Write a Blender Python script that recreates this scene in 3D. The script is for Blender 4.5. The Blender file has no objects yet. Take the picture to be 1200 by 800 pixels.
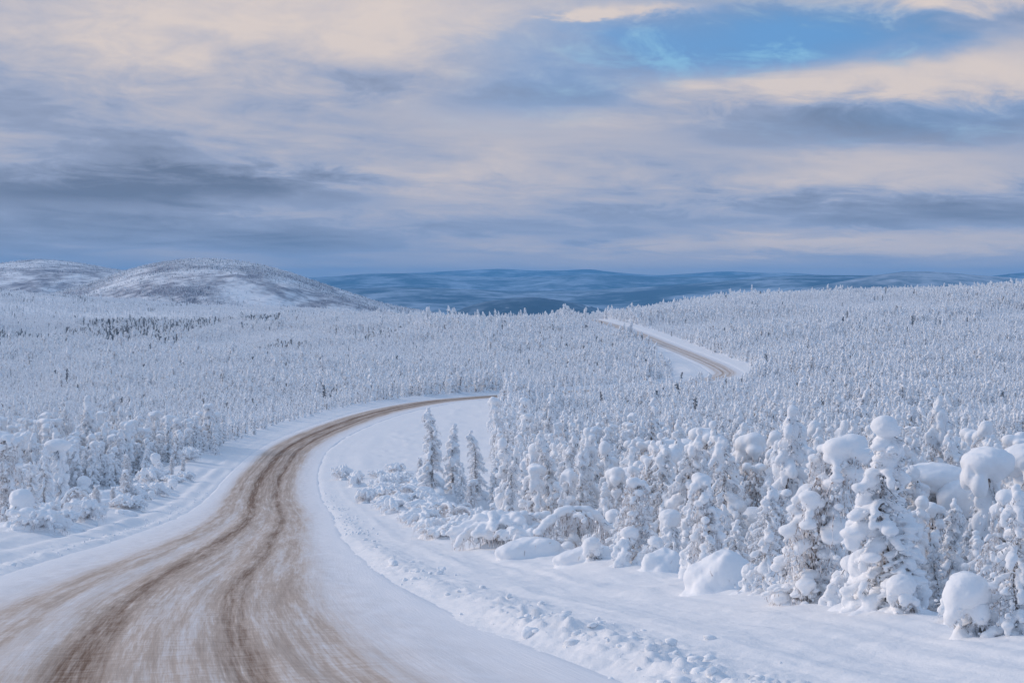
import bpy, bmesh, math, random
import numpy as np
from mathutils import Vector, Quaternion

# ------------------------------------------------------------------ camera, world, sun, exposure
scene = bpy.context.scene
COL = scene.collection
F = 2200.0            # focal length in photograph pixels (1200 wide)
HZ = 330.0            # photograph row of the horizon
cam_d = bpy.data.cameras.new("camera")
cam_d.sensor_width = 36.0
cam_d.lens = 36.0 * F / 1200.0
cam_d.shift_y = -(400.0 - HZ) / 1200.0
cam_d.clip_start = 0.1
cam_d.clip_end = 120000.0
cam = bpy.data.objects.new("camera", cam_d)
COL.objects.link(cam)
cam.location = (0, 0, 0)
cam.rotation_euler = (math.radians(90), 0, 0)
scene.camera = cam

SUN_AZ = math.radians(-68)      # clockwise from +Y: to the left, a little ahead
SUN_EL = math.radians(25)
sun_d = bpy.data.lights.new("sun", 'SUN')
sun_d.energy = 1.45
sun_d.angle = math.radians(22)
sun_d.color = (1.0, 0.82, 0.68)
sun = bpy.data.objects.new("sun", sun_d)
COL.objects.link(sun)
sdir = Vector((math.sin(SUN_AZ) * math.cos(SUN_EL), math.cos(SUN_AZ) * math.cos(SUN_EL), math.sin(SUN_EL)))
sun.rotation_euler = sdir.to_track_quat('Z', 'Y').to_euler()
sun.location = (-60, 30, 60)

scene.view_settings.view_transform = 'Standard'
scene.view_settings.look = 'None'
scene.view_settings.exposure = 0.38
scene.view_settings.gamma = 1.0
scene.view_settings.use_curve_mapping = False
scene.cycles.use_denoising = True
scene.cycles.max_bounces = 9
scene.cycles.diffuse_bounces = 7
scene.cycles.volume_bounces = 1


class NT:
    """small helper around a node tree"""
    def __init__(self, tree):
        self.t = tree
        self.n = tree.nodes
        self.l = tree.links

    def node(self, kind, **kw):
        nd = self.n.new(kind)
        for k, v in kw.items():
            setattr(nd, k, v)
        return nd

    def put(self, sock, v):
        if hasattr(v, 'is_output'):
            self.l.new(v, sock)
        else:
            sock.default_value = v

    def m(self, op, a, b=None, c=None, clamp=False):
        nd = self.node('ShaderNodeMath', operation=op, use_clamp=clamp)
        self.put(nd.inputs[0], a)
        if b is not None:
            self.put(nd.inputs[1], b)
        if c is not None:
            self.put(nd.inputs[2], c)
        return nd.outputs[0]

    def xyz(self, x, y, z):
        nd = self.node('ShaderNodeCombineXYZ')
        for i, v in enumerate((x, y, z)):
            self.put(nd.inputs[i], v)
        return nd.outputs[0]

    def noise(self, vec, scale, detail=4, rough=0.5, dist=0.0):
        nd = self.node('ShaderNodeTexNoise')
        self.put(nd.inputs['Vector'], vec)
        nd.inputs['Scale'].default_value = scale
        nd.inputs['Detail'].default_value = detail
        nd.inputs['Roughness'].default_value = rough
        nd.inputs['Distortion'].default_value = dist
        return nd.outputs['Fac']

    def mix(self, fac, a, b):
        nd = self.node('ShaderNodeMix', data_type='RGBA')
        self.put(nd.inputs[0], fac)
        self.put(nd.inputs[6], a if hasattr(a, 'is_output') else (*a, 1.0))
        self.put(nd.inputs[7], b if hasattr(b, 'is_output') else (*b, 1.0))
        return nd.outputs[2]

    def ramp(self, v, lo, hi, smooth=True):
        nd = self.node('ShaderNodeMapRange')
        nd.interpolation_type = 'SMOOTHSTEP' if smooth else 'LINEAR'
        self.put(nd.inputs['Value'], v)
        nd.inputs['From Min'].default_value = lo
        nd.inputs['From Max'].default_value = hi
        return nd.outputs[0]


def srgb(r, g, b):
    return tuple(((c / 255.0 + 0.055) / 1.055) ** 2.4 if c > 10 else c / 255.0 / 12.92 for c in (r, g, b))


world = bpy.data.worlds.new("World")
scene.world = world
world.use_nodes = True
world.cycles.sampling_method = 'MANUAL'
world.cycles.sample_map_resolution = 512
w = NT(world.node_tree)
for nd in list(w.n):
    w.n.remove(nd)
tc = w.node('ShaderNodeTexCoord')
sep = w.node('ShaderNodeSeparateXYZ')
w.l.new(tc.outputs['Generated'], sep.inputs[0])
dx, dy, dz = sep.outputs
az = w.m('ARCTAN2', dx, dy)                     # radians, 0 = north (view direction)
zl = w.m('LOGARITHM', w.m('ADD', w.m('MAXIMUM', dz, 0.0), 0.045), 2.718)   # cloud bands close up towards the horizon


def cloud_noise(a_, c_, off, detail, rough, dist, shear=0.0):
    v = w.xyz(w.m('MULTIPLY', dx, a_), w.m('MULTIPLY_ADD', dy, a_, off), w.m('MULTIPLY_ADD', zl, c_, w.m('MULTIPLY', dx, shear)))
    return w.noise(v, 1.0, detail, rough, dist)


n_big = cloud_noise(4.2, 1.5, 2.0, 3, 0.5, 0.3, 1.2)
n_streak = cloud_noise(8.0, 5.2, 7.3, 4, 0.55, 0.5, 2.5)
n_fine = cloud_noise(24.0, 11.0, 1.7, 5, 0.64, 0.5, 4.0)
nb_, nst_, nf_ = [w.m('SUBTRACT', k_, 0.5) for k_ in (n_big, n_streak, n_fine)]
# directions bent by the cloud texture, so that banks have torn edges
pw = w.xyz(w.m('ADD', az, w.m('ADD', w.m('MULTIPLY', nst_, 0.16), w.m('MULTIPLY', nf_, 0.05))),
           w.m('ADD', dz, w.m('ADD', w.m('MULTIPLY', nb_, 0.020), w.m('MULTIPLY', nf_, 0.026))), 0.0)


def bank(px, py, rx, ry):
    """soft cloud bank at a compass bearing and height (read off the photograph's scale)"""
    a0, e0 = math.atan((px - 600) / F), math.atan((HZ - py) / F)
    vm = w.node('ShaderNodeVectorMath', operation='MULTIPLY_ADD')
    w.l.new(pw, vm.inputs[0])
    vm.inputs[1].default_value = (F / rx, F / ry, 0)
    vm.inputs[2].default_value = (-a0 * F / rx, -e0 * F / ry, 0)
    ln = w.node('ShaderNodeVectorMath', operation='LENGTH')
    w.l.new(vm.outputs[0], ln.inputs[0])
    mr = w.node('ShaderNodeMapRange', interpolation_type='SMOOTHSTEP')
    w.l.new(ln.outputs['Value'], mr.inputs['Value'])
    mr.inputs['From Min'].default_value = 1.45
    mr.inputs['From Max'].default_value = 0.15
    return mr.outputs[0]


bright = w.m('MULTIPLY_ADD', nb_, 0.75, 0.47)
bright = w.m('MULTIPLY_ADD', nst_, 0.85, bright)
bright = w.m('MULTIPLY_ADD', nf_, 0.55, bright)
bright = w.m('MULTIPLY_ADD', w.ramp(dz, 0.035, 0.0), 0.22, bright)
for (px, py, rx, ry, amt) in [
    (330, 20, 480, 80, 0.46), (560, 190, 420, 60, 0.20),
    (1100, 92, 210, 40, 0.50), (1130, 2, 190, 24, 0.42), (722, 13, 60, 12, 0.40), (1060, 205, 240, 26, 0.28),
    (980, 284, 360, 15, 0.34),
    (200, 222, 420, 20, -0.28), (40, 200, 330, 70, -0.10), (60, 280, 420, 40, -0.16), (820, 318, 620, 18, 0.18),
    (650, 90, 160, 60, -0.10), (880, 48, 230, 40, -0.30), (1010, 150, 280, 28, -0.24), (1000, 252, 440, 20, -0.14),
]:
    bright = w.m('MULTIPLY_ADD', bank(px, py, rx, ry), amt, bright)
c_dark = srgb(106, 116, 136)
c_mid = srgb(150, 160, 184)
c_warm = srgb(210, 197, 190)
deck = w.mix(w.ramp(bright, 0.05, 0.5, False), c_dark, c_mid)
deck = w.mix(w.ramp(bright, 0.46, 1.0, False), deck, c_warm)
# the clear gaps
sky = w.node('ShaderNodeTexSky', sky_type='NISHITA')
sky.sun_disc = False
sky.sun_elevation = SUN_EL
sky.sun_rotation = SUN_AZ
upv = w.xyz(dx, dy, w.m('ADD', w.m('ABSOLUTE', dz), 0.75))
nrm = w.node('ShaderNodeVectorMath', operation='NORMALIZE')
w.l.new(upv, nrm.inputs[0])
w.l.new(nrm.outputs[0], sky.inputs[0])
skyc = w.node('ShaderNodeVectorMath', operation='SCALE')
w.l.new(sky.outputs[0], skyc.inputs[0])
skyc.inputs['Scale'].default_value = 0.25
clear = w.mix(0.7, skyc.outputs[0], srgb(66, 124, 172))
clear = w.mix(w.m('MULTIPLY', w.ramp(n_fine, 0.48, 0.70), 0.75), clear, srgb(128, 174, 200))
gap = w.m('MAXIMUM', bank(890, 48, 250, 48), w.m('MULTIPLY', bank(1120, 142, 200, 26), 0.35))
gap = w.m('MAXIMUM', gap, w.m('MULTIPLY', bank(660, 75, 170, 70), 0.42))
# more holes in the deck, higher up and all round
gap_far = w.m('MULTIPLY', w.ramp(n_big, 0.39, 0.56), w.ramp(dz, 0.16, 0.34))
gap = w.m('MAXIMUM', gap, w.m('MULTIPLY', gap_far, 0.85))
gap = w.m('MULTIPLY', gap, w.m('MULTIPLY_ADD', w.ramp(bright, 0.66, 0.98), -0.92, 1.0))
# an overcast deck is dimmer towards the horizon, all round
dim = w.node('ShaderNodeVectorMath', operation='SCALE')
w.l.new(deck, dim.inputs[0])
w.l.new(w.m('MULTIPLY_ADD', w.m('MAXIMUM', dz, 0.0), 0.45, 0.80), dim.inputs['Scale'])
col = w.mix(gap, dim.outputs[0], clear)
# below the horizon: snow-country grey, hidden by the land
col = w.mix(w.ramp(dz, -0.02, -0.002), srgb(150, 155, 170), col)
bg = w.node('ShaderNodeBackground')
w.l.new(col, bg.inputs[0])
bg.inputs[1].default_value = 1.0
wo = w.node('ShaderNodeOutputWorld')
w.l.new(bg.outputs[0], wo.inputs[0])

# ------------------------------------------------------------------ numeric helpers
rng = np.random.default_rng(11)
random.seed(11)


def hash2(ix, iy, seed):
    h = (ix.astype(np.int64) * 374761393 + iy.astype(np.int64) * 668265263 + seed * 1442695041) & 0xFFFFFFFF
    h = ((h ^ (h >> 13)) * 1274126177) & 0xFFFFFFFF
    h = h ^ (h >> 16)
    return (h & 0xFFFFFF) / float(0xFFFFFF)


def vnoise(x, y, seed=0):
    x = np.asarray(x, float); y = np.asarray(y, float)
    ix = np.floor(x); iy = np.floor(y)
    fx = x - ix; fy = y - iy
    fx = fx * fx * fx * (fx * (fx * 6 - 15) + 10); fy = fy * fy * fy * (fy * (fy * 6 - 15) + 10)
    a = hash2(ix, iy, seed); b = hash2(ix + 1, iy, seed)
    c = hash2(ix, iy + 1, seed); d = hash2(ix + 1, iy + 1, seed)
    return (a * (1 - fx) + b * fx) * (1 - fy) + (c * (1 - fx) + d * fx) * fy - 0.5


def fbm(x, y, seed=0, octv=4, rough=0.5):
    s = 0; amp = 1.0; tot = 0
    for k in range(octv):
        s = s + amp * vnoise(x * 2 ** k + 17.3 * k, y * 2 ** k - 9.1 * k, seed + k)
        tot += amp; amp *= rough
    return s / tot * 2.0


def sstep(a, b, x):
    t = np.clip((x - a) / (b - a), 0, 1)
    return t * t * (3 - 2 * t)


# ------------------------------------------------------------------ the road's line on the ground (metres east, metres north, height)
ROAD = np.array([
    (5.5, -45, 2.2), (3.0, -20, -0.5), (0.6, 0, -2.7), (-2.0, 13, -4.13), (-4.8, 26, -5.56), (-8.4, 46, -7.76), (-11.7, 71, -10.5), (-15.4, 103, -14.0),
    (-20.4, 150, -18.6), (-26.5, 201, -23.0), (-33.0, 262, -26.4), (-37.2, 324, -28.6), (-36.4, 378, -29.7),
    (-29.0, 447, -30.6), (-17.0, 490, -31.0), (3.0, 522, -31.4), (28, 556, -32.0), (56, 606, -32.8), (76, 668, -33.2), (79.5, 722, -32.9),
    (77, 786, -31.5), (71, 862, -29.2), (62, 950, -25.6), (50.5, 1030, -22.6), (43, 1085, -21.8), (40, 1112, -23.2)])


def catmull(P, n=24):
    out = []
    for i in range(len(P) - 1):
        p0 = P[max(i - 1, 0)]; p1 = P[i]; p2 = P[i + 1]; p3 = P[min(i + 2, len(P) - 1)]
        t1 = np.linalg.norm((p2 - p1)[:2]) ** 0.5
        t0 = max(np.linalg.norm((p1 - p0)[:2]) ** 0.5, 1e-3); t2 = max(np.linalg.norm((p3 - p2)[:2]) ** 0.5, 1e-3)
        m1 = (p2 - p1) if i == 0 else t1 * ((p1 - p0) / t0 - (p2 - p0) / (t0 + t1) + (p2 - p1) / t1)
        m2 = (p2 - p1) if i == len(P) - 2 else t1 * ((p2 - p1) / t1 - (p3 - p1) / (t1 + t2) + (p3 - p2) / t2)
        for k in range(n):
            t = k / n
            out.append((2 * t**3 - 3 * t**2 + 1) * p1 + (t**3 - 2 * t**2 + t) * m1 + (-2 * t**3 + 3 * t**2) * p2 + (t**3 - t**2) * m2)
    out.append(P[-1])
    return np.array(out)


RL = catmull(ROAD, 60)
seg = np.linalg.norm(np.diff(RL[:, :2], axis=0), axis=1)
RS = np.concatenate([[0], np.cumsum(seg)])
step = 2.0
ss = np.arange(0, RS[-1], step)
RL = np.stack([np.interp(ss, RS, RL[:, k]) for k in range(3)], 1)
for _ in range(3):
    RL[1:-1] = 0.25 * RL[:-2] + 0.5 * RL[1:-1] + 0.25 * RL[2:]
RT = np.gradient(RL[:, :2], axis=0)
RT /= np.linalg.norm(RT, axis=1)[:, None]
RN = np.stack([RT[:, 1], -RT[:, 0]], 1)         # to the right of travel


def road_coords(X, Y):
    """offset to the right of the road's middle, distance along it, road height there"""
    X = np.asarray(X, float).ravel(); Y = np.asarray(Y, float).ravel()
    u = np.full(X.shape, 999.0); s = np.zeros(X.shape); zr = np.full(X.shape, -33.0)
    near = np.where((Y > -60) & (Y < 1260) & (X > -140) & (X < 190))[0]
    for c in range(0, len(near), 20000):
        I = near[c:c + 20000]
        d2 = (X[I][:, None] - RL[None, :, 0]) ** 2 + (Y[I][:, None] - RL[None, :, 1]) ** 2
        k = d2.argmin(1)
        ex = X[I] - RL[k, 0]; ey = Y[I] - RL[k, 1]
        al = ex * RT[k, 0] + ey * RT[k, 1]
        al = np.clip(al, -step, step)
        kk = np.clip(k + al / step, 0, len(RL) - 1.001)
        k0 = kk.astype(int); fr = kk - k0
        cx = RL[k0, 0] * (1 - fr) + RL[k0 + 1, 0] * fr
        cy = RL[k0, 1] * (1 - fr) + RL[k0 + 1, 1] * fr
        sg = np.sign((X[I] - cx) * RN[k, 0] + (Y[I] - cy) * RN[k, 1])
        u[I] = sg * np.hypot(X[I] - cx, Y[I] - cy)
        s[I] = kk * step
        zr[I] = RL[k0, 2] * (1 - fr) + RL[k0 + 1, 2] * fr
    return u, s, zr


# ------------------------------------------------------------------ the lie of the land
TREND = np.array([(0, -3.7), (26, -6.6), (46, -8.9), (71, -11.7), (103, -15.1), (150, -19.7), (201, -24.1), (262, -28.0), (324, -30.0), (400, -31.6),
                  (500, -32.8), (600, -33.8), (700, -33.6), (850, -30.5), (1000, -25.5), (1100, -22.0), (1250, -22.0), (1500, -32), (2000, -55), (3000, -110), (4500, -190), (7000, -240), (60000, -240)])
PTS = [  # photograph column, metres away, height of the ground
    (1200, 45, -8.9), (1000, 60, -10.7), (800, 90, -14.0), (700, 110, -16.0), (1200, 80, -12.4), (1000, 100, -15.3), (1200, 150, -20.0), (800, 150, -21.2), (600, 200, -25.2),
    (1000, 200, -24.8), (1200, 250, -27.5), (800, 300, -29.6), (600, 350, -30.2), (1000, 400, -32.3), (1300, 400, -32.6), (700, 500, -33.0), (900, 600, -34.4), (1200, 600, -33.4),
    (850, 726, -33.2), (1000, 800, -29.5), (1200, 800, -28.0), (1000, 1000, -18.0), (1200, 1000, -16.5), (1000, 1200, -9.0), (1200, 1200, -8.0), (1350, 1200, -8.0), (900, 1200, -11.5), (900, 1000, -20.5),
    (800, 1000, -23.5), (800, 1150, -17.5), (700, 1080, -21.8), (640, 1050, -24.6), (600, 1050, -25.2), (500, 1050, -25.6), (500, 1250, -27.5), (600, 1250, -28.5), (700, 1250, -27),
    (400, 1100, -27.5), (450, 1400, -28.0), (350, 1400, -28.5), (300, 1700, -28.5), (300, 2100, -30.0), (200, 2000, -27.0), (100, 2000, -19.0), (0, 2000, -10.5), (-150, 2000, -2.0),
    (0, 1500, -19.5), (150, 1500, -27), (0, 1100, -33.0), (0, 1250, -30.0), (200, 1150, -32.5), (0, 800, -34.0), (0, 550, -33.6), (200, 500, -32.8), (200, 800, -33.6), (400, 700, -33.4), (400, 850, -31.8), (500, 800, -32.2), (600, 800, -31.6),
    (0, 250, -27.8), (0, 150, -20.2), (0, 100, -15.6), (100, 300, -29.6), (-200, 400, -31.5), (-200, 800, -32), (-200, 200, -24), (-200, 1400, -18),
    (800, 1400, -24), (900, 1500, -22), (1200, 1500, -16), (1000, 1800, -34), (1200, 1900, -32), (600, 1600, -52), (700, 1700, -50), (450, 2000, -36), (450, 2600, -60), (300, 2900, -45), (0, 2900, -20),
    (300, 3600, -60), (0, 3600, -40), (600, 3000, -120), (1000, 3000, -110), (600, 5000, -210), (0, 6000, -220), (1200, 5000, -200),
    (600, 20, -5.9), (0, 20, -5.9), (1200, 20, -5.9), (600, 5, -4.2), (0, 5, -4.2), (1200, 5, -4.2), (1500, 45, -8.8), (1500, 100, -15.0), (1500, 250, -27), (1500, 700, -29), (1500, 1200, -8), (600, 12000, -240), (0, 12000, -240), (1200, 12000, -240)]
PTS = np.array(PTS, float)


def trend(Y):
    return np.interp(np.log(np.maximum(Y, 1.0)), np.log(np.maximum(TREND[:, 0], 1.0)), TREND[:, 1])


def tps_k(d2):
    return np.where(d2 > 1e-12, d2 * np.log(np.maximum(d2, 1e-12)), 0.0)


A_s = np.stack([PTS[:, 0] / 420.0, np.log(PTS[:, 1]) * 1.6], 1)
B_v = PTS[:, 2] - trend(PTS[:, 1])
NP_ = len(PTS)
Km = tps_k(((A_s[:, None] - A_s[None]) ** 2).sum(-1)) + np.eye(NP_) * 0.02
Pm = np.concatenate([np.ones((NP_, 1)), A_s], 1)
M = np.zeros((NP_ + 3, NP_ + 3)); M[:NP_, :NP_] = Km; M[:NP_, NP_:] = Pm; M[NP_:, :NP_] = Pm.T
sol = np.linalg.solve(M, np.concatenate([B_v, np.zeros(3)]))


def field(px, Yd):
    a = np.stack([px / 420.0, np.log(np.maximum(Yd, 4.0)) * 1.6], 1)
    out = np.empty(len(a))
    for c in range(0, len(a), 40000):
        b = a[c:c + 40000]
        k = tps_k(((b[:, None] - A_s[None]) ** 2).sum(-1))
        out[c:c + 40000] = k @ sol[:NP_] + sol[NP_] + b @ sol[NP_ + 1:]
    return trend(Yd) + np.clip(out, -60, 60)


def ground(X, Y, detail=True, full=False):
    sh = np.shape(X)
    X = np.asarray(X, float).ravel(); Y = np.asarray(Y, float).ravel()
    r = np.hypot(X, Y)
    th = np.arctan2(X, Y)
    ta = np.clip(th, -math.radians(23), math.radians(23))
    Yd = r * np.cos(ta)
    z = field(600 + F * np.tan(ta), Yd)
    side = sstep(math.radians(35), math.radians(150), np.abs(th))
    if side.max() > 0:
        I = np.where(side > 0)[0]
        z[I] = z[I] * (1 - side[I]) + side[I] * field(np.full(len(I), 600.0), Yd[I])
    if detail:
        far = sstep(250, 900, r)
        z = z + fbm(X / 160, Y / 160, 5, 3) * 2.2 * far * (1 - sstep(1600, 2600, r)) + fbm(X / 600, Y / 600, 8, 4) * 10 * sstep(2500, 5000, r)
        z = z + fbm(X / 14, Y / 14, 2, 3) * 0.55 * (1 - 0.5 * far) + fbm(X / 3.0, Y / 3.0, 3, 3) * 0.16 * (1 - far)
    u, s, zr = road_coords(X, Y)
    au = np.abs(u)
    near = 1 - sstep(120, 500, r)
    # platform: road bed, ploughed ridge, apron, rounded lip
    drift = fbm(X / 5.0, Y / 5.0, 21, 3)
    lump = np.maximum(fbm(X / 0.55, Y / 0.55, 31, 3, 0.6), -0.2)
    lump2 = np.maximum(fbm(X / 0.22, Y / 0.22, 37, 2, 0.6), 0.0)
    edge = 6.35 + 0.35 * fbm(s / 9.0, s * 0 + np.sign(u) * 3, 41, 3)
    ridge = np.exp(-((au - edge - 0.35) / 0.55) ** 2) * (0.08 + 0.09 * fbm(s / 3.0, s * 0 + np.sign(u), 43, 3))
    wet = np.exp(-((au - edge - 0.55) / 0.9) ** 2)
    rough_m = np.exp(-((au - edge - 0.5) / 0.85) ** 2) * (0.5 + 0.9 * np.clip(fbm(X / 6.0, Y / 6.0, 55, 2) + 0.25, 0, 1))
    prof = np.where(au < edge - 0.7, -0.12 - 0.0007 * r, 0.0)
    bed = sstep(edge - 1.5, edge + 0.35, au)
    prof = (1 - bed) * (-0.12 - 0.0007 * np.clip(r, 0, 1500)) + bed * (0.05 + 0.02 * (au - 6) + drift * 0.10)
    prof = prof + near * np.where(u < 0, 0.22 * np.exp(-((au - 8.2) / 0.6) ** 2) - 0.10 * np.exp(-((au - 7.0) / 0.4) ** 2) + 0.12 * np.exp(-((au - 10.2) / 0.6) ** 2) - 0.07 * np.exp(-((au - 9.2) / 0.35) ** 2), 0.05 * np.exp(-((au - 8.6) / 0.3) ** 2) + 0.045 * np.exp(-((au - 10.3) / 0.3) ** 2)) * (1 + fbm(s / 11.0, u * 0, 67, 2))
    prof = prof + bed * sstep(12, 16, au) * np.maximum(fbm(X / 2.2, Y / 4.0, 87, 3), 0) * 0.35
    left_rise = np.where(u < 0, sstep(8, 13, au) * 0.35, 0)
    close = 1 - 0.75 * sstep(60, 150, r)
    prof = prof + near * close * (ridge + rough_m * (lump * 0.11 + lump2 * 0.13)) + left_rise
    prof = prof + near * bed * (0.045 * fbm(X / 0.9, Y / 0.9, 61, 4, 0.6) + 0.03 * fbm(u / 0.3, s / 5.0, 63, 3) + 0.10 * np.maximum(fbm(X / 1.6, Y / 1.6, 65, 3) - 0.25, 0))
    prof = prof + np.exp(-((au - 12.2) / 1.5) ** 2) * (0.22 + 0.25 * fbm(s / 7, s * 0, 71, 2)) * near * np.where(u > 0, 1, 0.3)
    pz = zr + prof
    lo = 12.6 + 1.0 * fbm(s / 12.0, np.sign(u) * 7.0, 47, 2) + np.where(u > 0, 26.0, 0.0) * sstep(225, 285, s) * (1 - sstep(500, 560, s))
    wgt = 1 - sstep(lo, lo + np.where(u > 0, 6.0, 9.0), au)
    # open meadow inside the bend keeps the road's level
    z = z * (1 - wgt) + pz * wgt
    z = z.reshape(sh)
    if full:
        return z, u.reshape(sh), s.reshape(sh)
    return z


def project(X, Y, Z):
    return 600 + F * X / Y, HZ - F * Z / Y


def on_ground(px, py, y0=24.0, y1=1500.0):
    """the point of the land seen at a place of the photograph"""
    Ys = np.exp(np.linspace(math.log(y0), math.log(y1), 1400))
    Xs = (px - 600) / F * Ys
    zs = ground(Xs, Ys)
    ray = (HZ - py) / F * Ys
    hit = np.where(zs >= ray)[0]
    k = hit[0] if len(hit) else len(Ys) - 1
    return Xs[k], Ys[k], zs[k]


# ------------------------------------------------------------------ materials
def material(name):
    m = bpy.data.materials.new(name)
    m.use_nodes = True
    t = NT(m.node_tree)
    b = m.node_tree.nodes['Principled BSDF']
    b.inputs['Roughness'].default_value = 0.8
    b.inputs['Specular IOR Level'].default_value = 0.15
    return m, t, b


def bump(t, b, h, strength, dist):
    nd = t.node('ShaderNodeBump')
    nd.inputs['Strength'].default_value = strength
    nd.inputs['Distance'].default_value = dist
    t.put(nd.inputs['Height'], h)
    t.l.new(nd.outputs[0], b.inputs['Normal'])


MAT = {}
SNOW = (0.90, 0.905, 0.915)
# snow on the land, with scrub poking through on far slopes
m, t, b = material('land_snow'); MAT['land'] = m
geo = t.node('ShaderNodeNewGeometry'); pos = geo.outputs['Position']
sp = t.node('ShaderNodeSeparateXYZ'); t.l.new(pos, sp.inputs[0])
dist = t.m('SQRT', t.m('ADD', t.m('MULTIPLY', sp.outputs[0], sp.outputs[0]), t.m('MULTIPLY', sp.outputs[1], sp.outputs[1])))
scr = t.noise(pos, 0.035, 6, 0.6)
scr2 = t.noise(pos, 0.35, 4, 0.65)
scrub = t.m('MULTIPLY', t.ramp(t.m('ADD', t.m('MULTIPLY', scr, 0.5), t.m('MULTIPLY', scr2, 0.5)), 0.50, 0.62), t.ramp(dist, 900, 1500))
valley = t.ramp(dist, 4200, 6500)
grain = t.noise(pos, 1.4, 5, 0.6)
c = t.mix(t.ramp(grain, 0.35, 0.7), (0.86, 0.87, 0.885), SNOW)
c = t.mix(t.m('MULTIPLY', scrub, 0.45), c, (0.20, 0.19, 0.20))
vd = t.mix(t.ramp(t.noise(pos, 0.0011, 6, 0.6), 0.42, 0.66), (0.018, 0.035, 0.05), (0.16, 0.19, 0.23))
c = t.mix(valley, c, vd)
t.l.new(c, b.inputs['Base Color'])
hh = t.m('ADD', t.noise(pos, 2.2, 5, 0.6), t.m('MULTIPLY', t.noise(pos, 11.0, 4, 0.6), 0.35))
hh = t.m('ADD', hh, t.m('MULTIPLY', t.noise(pos, 34.0, 3, 0.6), 0.16))
bump(t, b, hh, 0.45, 0.10)

m, t, b = material('packed_snow_and_gravel'); MAT['road'] = m
uvn = t.node('ShaderNodeUVMap'); uvn.uv_map = 'UVMap'
sp = t.node('ShaderNodeSeparateXYZ'); t.l.new(uvn.outputs[0], sp.inputs[0])
u_, v_ = sp.outputs[0], sp.outputs[1]
wob = t.noise(t.xyz(0.0, t.m('MULTIPLY', v_, 0.013), 0.0), 1.0, 1, 0.4)
drift_ = t.m('MULTIPLY', t.ramp(v_, 68, 128), t.m('SUBTRACT', 1.0, t.ramp(v_, 150, 270)))
uw = t.m('ADD', t.m('SUBTRACT', u_, t.m('MULTIPLY', drift_, 1.2)), t.m('MULTIPLY', t.m('SUBTRACT', wob, 0.5), 0.7))
streak = t.noise(t.xyz(t.m('MULTIPLY', uw, 3.4), t.m('MULTIPLY', v_, 0.07), 2.0), 1.0, 6, 0.68, 0.0)
streak2 = t.noise(t.xyz(t.m('MULTIPLY', uw, 15.0), t.m('MULTIPLY', v_, 0.42), 5.0), 1.0, 5, 0.7)
patch = t.noise(t.xyz(t.m('MULTIPLY', uw, 1.3), t.m('MULTIPLY', v_, 0.05), 8.0), 1.0, 5, 0.65, 0.1)
cross = t.noise(t.xyz(t.m('MULTIPLY', u_, 1.6), t.m('MULTIPLY', v_, 4.0), 4.0), 1.0, 5, 0.75)


def rut(c0, wd, amt, add=None):
    d = t.m('DIVIDE', t.m('SUBTRACT', uw, c0), wd)
    g = t.m('MULTIPLY', t.m('POWER', 2.718, t.m('MULTIPLY', t.m('MULTIPLY', d, d), -1.0)), amt)
    return g if add is None else t.m('ADD', g, add)


ruts = rut(-0.2, 3.7, 0.36)                      # general soiling of the middle
ruts = rut(-1.35, 0.46, 0.44, ruts)
ruts = rut(1.15, 0.36, 0.40, ruts)
ruts = rut(-3.7, 0.55, 0.24, ruts)
ruts = rut(-3.0, 0.22, 0.16, ruts)
ruts = rut(2.5, 0.75, 0.20, ruts)
far = t.ramp(v_, 130, 330)
ruts = t.m('ADD', ruts, t.m('MULTIPLY', rut(-0.8, 3.0, 0.26), t.m('MULTIPLY', far, t.m('SUBTRACT', 1.0, t.ramp(v_, 560, 640)))))
var = t.m('ADD', t.m('MULTIPLY', t.m('SUBTRACT', streak, 0.5), 2.3), t.m('MULTIPLY', t.m('SUBTRACT', patch, 0.5), 1.2))
var = t.m('ADD', var, t.m('MULTIPLY', t.m('SUBTRACT', streak2, 0.5), 1.5))
var = t.m('ADD', var, t.m('MULTIPLY', t.m('SUBTRACT', cross, 0.5), 1.2))
amt = t.m('MULTIPLY', ruts, t.m('ADD', 1.0, var))
fade = t.m('MULTIPLY', t.ramp(u_, -5.8, -4.4), t.m('SUBTRACT', 1.0, t.ramp(u_, 3.0, 6.0)))
dirt = t.m('MULTIPLY', t.m('MULTIPLY', amt, fade), t.m('MULTIPLY_ADD', t.ramp(v_, 560, 640), -0.25, 1.0))
c = t.mix(t.ramp(t.noise(t.xyz(t.m('MULTIPLY', u_, 2.0), t.m('MULTIPLY', v_, 0.5), 0.0), 1.0, 5, 0.6), 0.3, 0.7), (0.79, 0.77, 0.77), (0.88, 0.87, 0.88))
c = t.mix(t.ramp(t.m('ABSOLUTE', u_), 4.2, 5.8), c, (0.885, 0.885, 0.90))
c = t.mix(t.ramp(dirt, 0.05, 0.42, False), c, (0.60, 0.49, 0.405))
c = t.mix(t.ramp(dirt, 0.36, 1.0, False), c, (0.19, 0.112, 0.066))
t.l.new(c, b.inputs['Base Color'])
b.inputs['Roughness'].default_value = 0.7
hh = t.m('ADD', t.m('MULTIPLY', streak2, 0.6), t.m('ADD', t.m('MULTIPLY', cross, 0.6), t.m('MULTIPLY', dirt, -0.5)))
bump(t, b, hh, 0.5, 0.05)

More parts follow.
